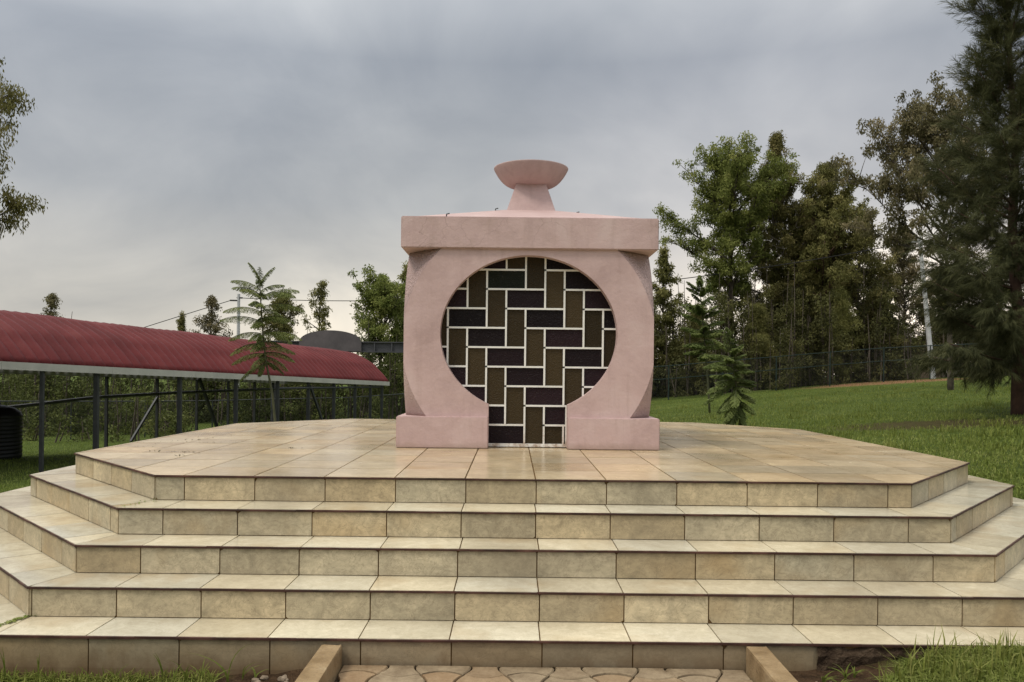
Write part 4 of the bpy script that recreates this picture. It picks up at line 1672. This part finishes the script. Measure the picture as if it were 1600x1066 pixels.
for (yy, el, ln) in ((552, 42, .36), (558, 25, .42), (572, 14, .46), (586, 6, .48), (600, 0, .50), (614, -10, .5), (628, -25, .5), (640, -40, .45)):
    bp = pt(1141 + (yy - 552) * .18, yy, SD)
    a0 = rg.uniform(0, 6)
    for j in range(6):
        az = a0 + j * 1.05 + rg.uniform(-.5, .5)
        k_ = 1.15 if math.cos(az) < -0.2 else 0.8
        fr.append((bp + Vector((0, 0, rg.uniform(-.08, .08))), az, R(el + rg.uniform(-22, 22)), ln * k_ * rg.uniform(.8, 1.1), .6))
sapling('feathery_sapling', (stem[0].x, SD, gzf(stem[0].x, SD)), stem, fr, 'short bushy feathery sapling just behind the right rear edge of the platform', GRP_S, 0.02, 0.14, 0.02)
for (xb, xt, yb, yt, D_, ln, lb) in ((1109, 1093, 640, 450, 24, .72, 'tall thin-stemmed feathery sapling on the lawn beside the shrine'),):
    n_ = 7
    stem = [pt(xb + (xt - xb) * i / n_, yb + (yt - yb) * i / n_, D_) for i in range(n_ + 1)]
    stem[0].z = gzf(stem[0].x, D_) - 0.2
    fr = []
    for i in range(8):
        f = .48 + .52 * i / 7.5
        kf = min(n_ - 1, int(f * n_))
        bp = stem[kf].lerp(stem[kf + 1], f * n_ - kf)
        for j in range(4):
            fr.append((bp + Vector((0, 0, rg.uniform(-.2, .2))), i * 1.1 + j * 1.57 + rg.uniform(-.4, .4), R(5 + 50 * (f - .48) / .52 + rg.uniform(-8, 8)), ln * rg.uniform(.8, 1.1) * (1 if i < 6 else .7), .5))
    sapling('feathery_sapling', (stem[0].x, D_, stem[0].z), stem, fr, lb, GRP_S, 0.035, 0.15, 0.045)


# ---- undergrowth masses (uncountable)
def undergrowth(name, seed, regions, per, label, leaf):
    rg = np.random.default_rng(seed)
    PS, DS, NS, LS, WS, TS, MI = [], [], [], [], [], [], []
    VV, FF = [], []
    sticks = MB()
    for (x0, x1, y0, y1, h0, h1, n_) in regions:
        for i in range(n_):
            x_, y_ = rg.uniform(x0, x1), rg.uniform(y0, y1)
            h_ = h0 + (h1 - h0) * rg.random() ** 1.4
            g_ = gzf(x_, y_)
            m = max(4, int(h_ * 4.2))
            rr_ = rg.uniform(.35, .9)
            cl_ = []
            for q in range(m):
                zz = h_ * (q + .5) / m
                r2 = rr_ * (1.1 - .7 * zz / h_)
                cl_.append((x_ + rg.normal(0, r2), y_ + rg.normal(0, r2), g_ + zz, .42 * rg.uniform(.5, 1.2)))
            P, D, Nn, L, Wd, T = cloud_leaves(rg, cl_, per, .19, .085, rg.uniform(.1, .8))
            tone = rg.normal(0, .2)
            PS.append(P); DS.append(D); NS.append(Nn); LS.append(L); WS.append(Wd); TS.append(np.clip(T * .8 + tone, 0, 1))
            for q in range(2):
                a = Vector((x_ + rg.normal(0, .3), y_ + rg.normal(0, .3), g_ - .1))
                e = a + Vector((rg.normal(0, .25), rg.normal(0, .25), h_ * rg.uniform(.8, 1.3)))
                sticks.tube([a, a.lerp(e, .5) + Vector((rg.normal(0, .06), 0, 0)), e], [.04, .03, .012], 4)
    me, T = quads_from(*[np.concatenate(a) for a in (PS, DS, NS, LS, WS, TS)], name)
    o = finish(me, name, leaf, None, False, T)
    tag(o, label, 'undergrowth', None, 'stuff')
    sticks.build('stems', M['bark'], o)


undergrowth('undergrowth', 61, [(-34, -18, 33, 44, 1.6, 4.6, 95), (-20, 2, 41, 48, 1.6, 4.6, 150), (-26, -14, 30, 36, .8, 2.2, 40)], 26,
            'dense dark thicket of leafy bushes filling the view behind the walkway posts', M['leaf_thick_green'])
undergrowth('undergrowth', 62, [(4, 22, 42.5, 49, 2.2, 6.0, 170), (20, 34, 44, 50, 1.5, 4.5, 80)], 26,
            'dense dark thicket at the foot of the tall trees behind the right-hand fence', M['leaf_thick'])


# ---- grass
def lump(x_, y_, s, ph=0):
    return np.sin(x_ * s + ph) * np.sin(y_ * s * 1.13 + ph * 2) + .5 * np.sin(x_ * s * 2.7 + 1 + ph) * np.sin(y_ * s * 2.3 + ph)


def blades(name, pts, ln, wd, label, seed, lean=.55, seg=2, tint_mu=.45):
    rg = np.random.default_rng(seed)
    P = np.asarray(pts)
    n_ = len(P)
    az = rg.uniform(0, 2 * PI, n_)
    L = ln * (0.45 + 0.9 * rg.random(n_))
    lz = np.abs(rg.normal(0, lean, n_))
    out = np.stack([np.cos(az), np.sin(az), np.zeros(n_)], 1)
    sd = np.stack([-np.sin(az), np.cos(az), np.zeros(n_)], 1)
    w = wd * (.6 + .7 * rg.random(n_))
    mid = P + np.array([0, 0, 1]) * (L * .55)[:, None] + out * (L * lz * .25)[:, None]
    tip = P + np.array([0, 0, 1]) * (L * (1 - .35 * np.clip(lz, 0, 1.2)))[:, None] + out * (L * lz * .95)[:, None]
    V = np.stack([P - sd * (w / 2)[:, None], P + sd * (w / 2)[:, None], mid + sd * (w * .42)[:, None], mid - sd * (w * .42)[:, None],
                  tip + sd * (w * .05)[:, None], tip - sd * (w * .05)[:, None]], 1).reshape(-1, 3)
    b = (np.arange(n_) * 6)[:, None]
    F = np.concatenate([b + np.array([[0, 1, 2, 3]]), b + np.array([[3, 2, 4, 5]])], 0)
    T = np.clip(rg.normal(tint_mu, .2, n_) + .14 * lump(P[:, 0], P[:, 1], .55, 2) + .10 * lump(P[:, 0], P[:, 1], 2.1, 1), 0, 1)
    me = np_mesh(name, V, F)
    tag(finish(me, name, M['grass'], None, False, np.concatenate([T, T])), label, 'grass', None, 'stuff')


rg = np.random.default_rng(71)


def scatter(n_, x0, x1, y0, y1, keep):
    x_ = rg.uniform(x0, x1, n_)
    y_ = rg.uniform(y0, y1, n_)
    k = keep(x_, y_)
    x_, y_ = x_[k], y_[k]
    return np.stack([x_, y_, gz(x_, y_) - .005], 1)


def front_edge(x_):
    e = np.full_like(x_, YF0 - 4 * DT)
    a = A0 + 4 * DT * 0.33
    return np.where(np.abs(x_) > a, e + (np.abs(x_) - a), e) - .015


def soil_edge(x_, y_):
    return x_ - (1.22 + np.clip(y_ - 3.42, -1, 1) * 1.18) + .10 * lump(x_, y_, 8)


fe = lambda x_, y_: y_ < front_edge(x_)
pr = np.concatenate([scatter(9000, 1.2, 3.0, 3.25, 3.97, lambda x_, y_: fe(x_, y_) & (soil_edge(x_, y_) > rg.random(len(x_)) * .12)),
                     scatter(9000, 1.5, 3.0, 3.55, 3.97, lambda x_, y_: fe(x_, y_) & (soil_edge(x_, y_) > .05)),
                     scatter(9000, 1.25, 6.0, 1.5, 6.5, lambda x_, y_: fe(x_, y_) & (soil_edge(x_, y_) > 0.05))])
blades('grass_clump', pr, .062, .0068, 'long green grass growing over the right end of the bottom step', 72, 1.0, tint_mu=.5)
tall = scatter(500, 1.55, 3.0, 3.6, 3.96, lambda x_, y_: fe(x_, y_) & (soil_edge(x_, y_) > .03))
blades('grass_blades', tall, .15, .0075, 'a few taller grass blades against the right end of the bottom step', 77, .5, tint_mu=.5)
lf = lambda x_, y_: fe(x_, y_) & ((((x_ + 1.12) / .40) ** 2 + ((y_ - 3.85) / .6) ** 2 + .3 * lump(x_, y_, 9)) > 1.0)
pl2 = np.concatenate([scatter(11000, -3.2, -1.12, 3.3, 3.97, lf), scatter(6000, -5.5, -1.12, 1.5, 6.0, lf)])
blades('grass_clump', pl2, .062, .0065, 'green grass below the bottom step on the left of the path', 73, .95, tint_mu=.5)


def outside_oct(x_, y_):
    o = octagon(4, -0.03)
    ins = np.ones_like(x_, bool)
    for i in range(8):
        p, q_ = o[i], o[(i + 1) % 8]
        ins &= ((q_.x - p.x) * (y_ - p.y) - (q_.y - p.y) * (x_ - p.x)) >= 0
    return ~ins


def lawn_pts(n_, x0, x1, y0, y1, f):
    u = rg.random(n_)
    y_ = 1 / (1 / y0 + u * (1 / y1 - 1 / y0))
    x_ = rg.uniform(x0, x1, n_) * y_ / y1 if False else rg.uniform(x0, x1, n_)
    k = f(x_, y_) & outside_oct(x_, y_)
    x_, y_ = x_[k], y_[k]
    return np.stack([x_, y_, gz(x_, y_) - .005], 1)


vis_r = lambda x_, y_: (x_ < (y_ * .66 + 1.0)) & (x_ > y_ * .12 - .5) & (((x_ - 8.2) / 2.4) ** 2 + ((y_ - 15.6) / 1.0) ** 2 + .5 * lump(x_, y_, 2.2) > rg.random(len(x_)) * 1.2) & (rg.random(len(x_)) < .72 + .28 * lump(x_, y_, .9, 1))
p3 = lawn_pts(380000, 0, 28, 6.5, 41, vis_r)
blades('lawn_grass', p3, .058, .013, 'mown green lawn rising behind the platform on the right', 74, .8)
vis_l = lambda x_, y_: (x_ > -(y_ * .68 + 1.0)) & (x_ < -y_ * .22)
p4 = lawn_pts(120000, -22, -3, 8.5, 30, vis_l)
blades('lawn_grass', p4, .06, .013, 'green grass around the walkway posts on the left', 75, .8)
# taller tufts on the right lawn
tc_ = lawn_pts(260, 3, 22, 11, 36, vis_r)
tp_ = np.repeat(tc_, 34, 0)
tp_[:, :2] += rg.normal(0, .14, (len(tp_), 2))
blades('grass_tufts', tp_, .17, .013, 'scattered taller grass tufts across the right lawn', 76, .7, tint_mu=.4)

# tall weeds along the left part of the bottom riser
mb = MB()
rw = random.Random(9)


def weed(x_, y_, h_, bend, n_leaf):
    g_ = gzf(x_, y_)
    for i in range(n_leaf):
        az = rw.uniform(0, 2 * PI)
        b = bend * rw.uniform(.6, 1.3)
        hh_ = h_ * rw.uniform(.6, 1.0)
        pts_ = []
        for q in range(8):
            f = q / 7
            pts_.append(Vector((x_ + math.cos(az) * b * f ** 2.2, y_ + math.sin(az) * b * f ** 2.2 * .5 - .01, g_ + hh_ * (f - .28 * b / max(.05, h_) * f ** 3.5))))
        w = rw.uniform(.006, .011)
        sd = Vector((math.sin(az), -math.cos(az), 0)) * .4 + Vector((.8, 0, 0))
        sd.normalize()
        for q in range(7):
            w0, w1 = w * (1 - (q / 7) ** 2) + .0006, w * (1 - ((q + 1) / 7) ** 2) + .0006
            mb.add([pts_[q] - sd * w0 / 2, pts_[q] + sd * w0 / 2, pts_[q + 1] + sd * w1 / 2, pts_[q + 1] - sd * w1 / 2], [(0, 1, 2, 3)], rw.uniform(.05, .45))


for (px_, h_, bd, nl) in ((18, .20, .05, 3), (35, .12, .08, 4), (68, .20, .05, 3), (85, .12, .1, 4), (150, .12, .06, 3), (185, .13, .06, 3), (215, .11, .08, 3), (262, .18, .05, 3), (280, .13, .1, 4), (300, .17, .10, 4), (322, .14, .1, 4), (345, .12, .10, 3), (365, .30, .16, 2), (385, .16, .14, 3), (405, .08, .1, 3)):
    D_ = 3.90
    weed(EYE.x + (px_ - 800) / FPX * D_, D_ + rw.uniform(-.05, .03), h_, bd, nl)
for (px_, h_) in ((1290, .09), (1310, .08), (1330, .1), (1225, .05), (1345, .07)):
    weed(EYE.x + (px_ - 800) / FPX * 3.82, 3.82 + rw.uniform(-.08, .08), h_, .09, 7)
tag(mb.build('weeds', M['grass']), 'thin weeds sprouting along the foot of the bottom step', 'weeds', None, 'stuff')

# weeds and litter in the tile joints
mb = MB()
rl = random.Random(4)


def litter(cx_, cy_, z_, n_, sx, sy, size):
    for i in range(n_):
        x_, y_ = cx_ + rl.gauss(0, sx), cy_ + rl.gauss(0, sy)
        a = rl.uniform(0, 2 * PI)
        s = size * rl.uniform(.5, 1.3)
        u_ = Vector((math.cos(a), math.sin(a), rl.uniform(-.3, .5))) * s
        v_ = Vector((-math.sin(a), math.cos(a), rl.uniform(-.2, .4))) * s * .45
        c_ = Vector((x_, y_, z_ + .004 + size * .2))
        mb.add([c_ - u_, c_ - v_, c_ + u_, c_ + v_], [(0, 1, 2, 3)], rl.random())


for i in range(26):
    f = i / 25
    p = pt(190 + 170 * f, 702 - 22 * f + rl.uniform(-1.5, 1.5), 7.0)
    dd = (EYE.z - ZP) / max(1e-3, (EYE.z - p.z)) * 7.0
    q = pt(190 + 170 * f, 702 - 22 * f, dd)
    litter(q.x, q.y, ZP, 2, .05, .03, .009)
for (px_, py_, n_) in ((290, 707, 8), (325, 692, 8), (240, 706, 6), (462, 701, 8), (305, 688, 5), (275, 713, 5)):
    p = pt(px_, py_, 7.0)
    dd = (EYE.z - ZP) / (EYE.z - p.z) * 7.0
    q = pt(px_, py_, dd)
    litter(q.x, q.y, ZP, n_, .07, .012, .014)
tag(mb.build('leaf_litter', M['litter']), 'dry leaf crumbs scattered on the left of the tiled platform', 'litter', None, 'stuff')
mb = MB()
o3, o4 = octagon(3), octagon(4)
for i in range(60):
    f = rl.random()
    p = o3[0].lerp(o4[0], f)
    litter(p.x, p.y, ZP - 4 * HS, 3, .012, .012, .012)
o1_, o2_ = octagon(0), octagon(1)
for i in range(24):
    p = o1_[0].lerp(o2_[0], rl.random())
    litter(p.x, p.y, ZP - HS, 2, .02, .008, .008)
tag(mb.build('joint_moss', M['grass']), 'green moss and tiny weeds in the tile joint at the left corner of the steps', 'moss', None, 'stuff')


# stones by the path
def stone(px, py, D_, size, seed, label, group=None):
    bm = bmesh.new()
    bmesh.ops.create_icosphere(bm, subdivisions=2, radius=1)
    rs = random.Random(seed)
    sx, sy, sz = rs.uniform(.8, 1.2), rs.uniform(.7, 1.1), rs.uniform(.6, .9)
    pl_ = [(Vector((rs.gauss(0, 1), rs.gauss(0, 1), rs.gauss(0, 1))).normalized(), rs.uniform(.55, .9)) for _ in range(9)]
    x_ = EYE.x + (px - 800) / FPX * D_
    for v in bm.verts:
        for nn, d in pl_:
            e = v.co.dot(nn) - d
            if e > 0:
                v.co -= nn * e
        v.co = Vector((v.co.x * sx, v.co.y * sy, v.co.z * sz)) * size
    me = bpy.data.meshes.new('stone')
    bm.to_mesh(me)
    bm.free()
    o = finish(me, 'stone', M['stone'])
    o.location = (x_, D_, gzf(x_, D_) + size * .25)
    tag(o, label, 'stone', group)


GS = 'loose stones beside the path'
stone(1393, 1045, 3.62, .034, 1, 'pale angular stone lying on bare soil at the edge of the right grass', GS)
stone(1272, 1046, 3.66, .022, 2, 'small grey stone on soil just right of the right kerb', GS)
stone(1300, 1052, 3.60, .026, 3, 'tan stone half sunk in soil, second from the right kerb', GS)
for i in range(14):
    stone(rl.uniform(1240, 1345), 0, rl.uniform(3.42, 3.88), rl.uniform(.007, .018), 20 + i, 'tiny brown pebble in the bare soil right of the right kerb', GS + ' right')
for i in range(14):
    stone(rl.uniform(400, 475), 0, rl.uniform(3.55, 3.9), rl.uniform(.010, .024), 50 + i, 'small tan rubble stone on the soil left of the left kerb', GS + ' left')
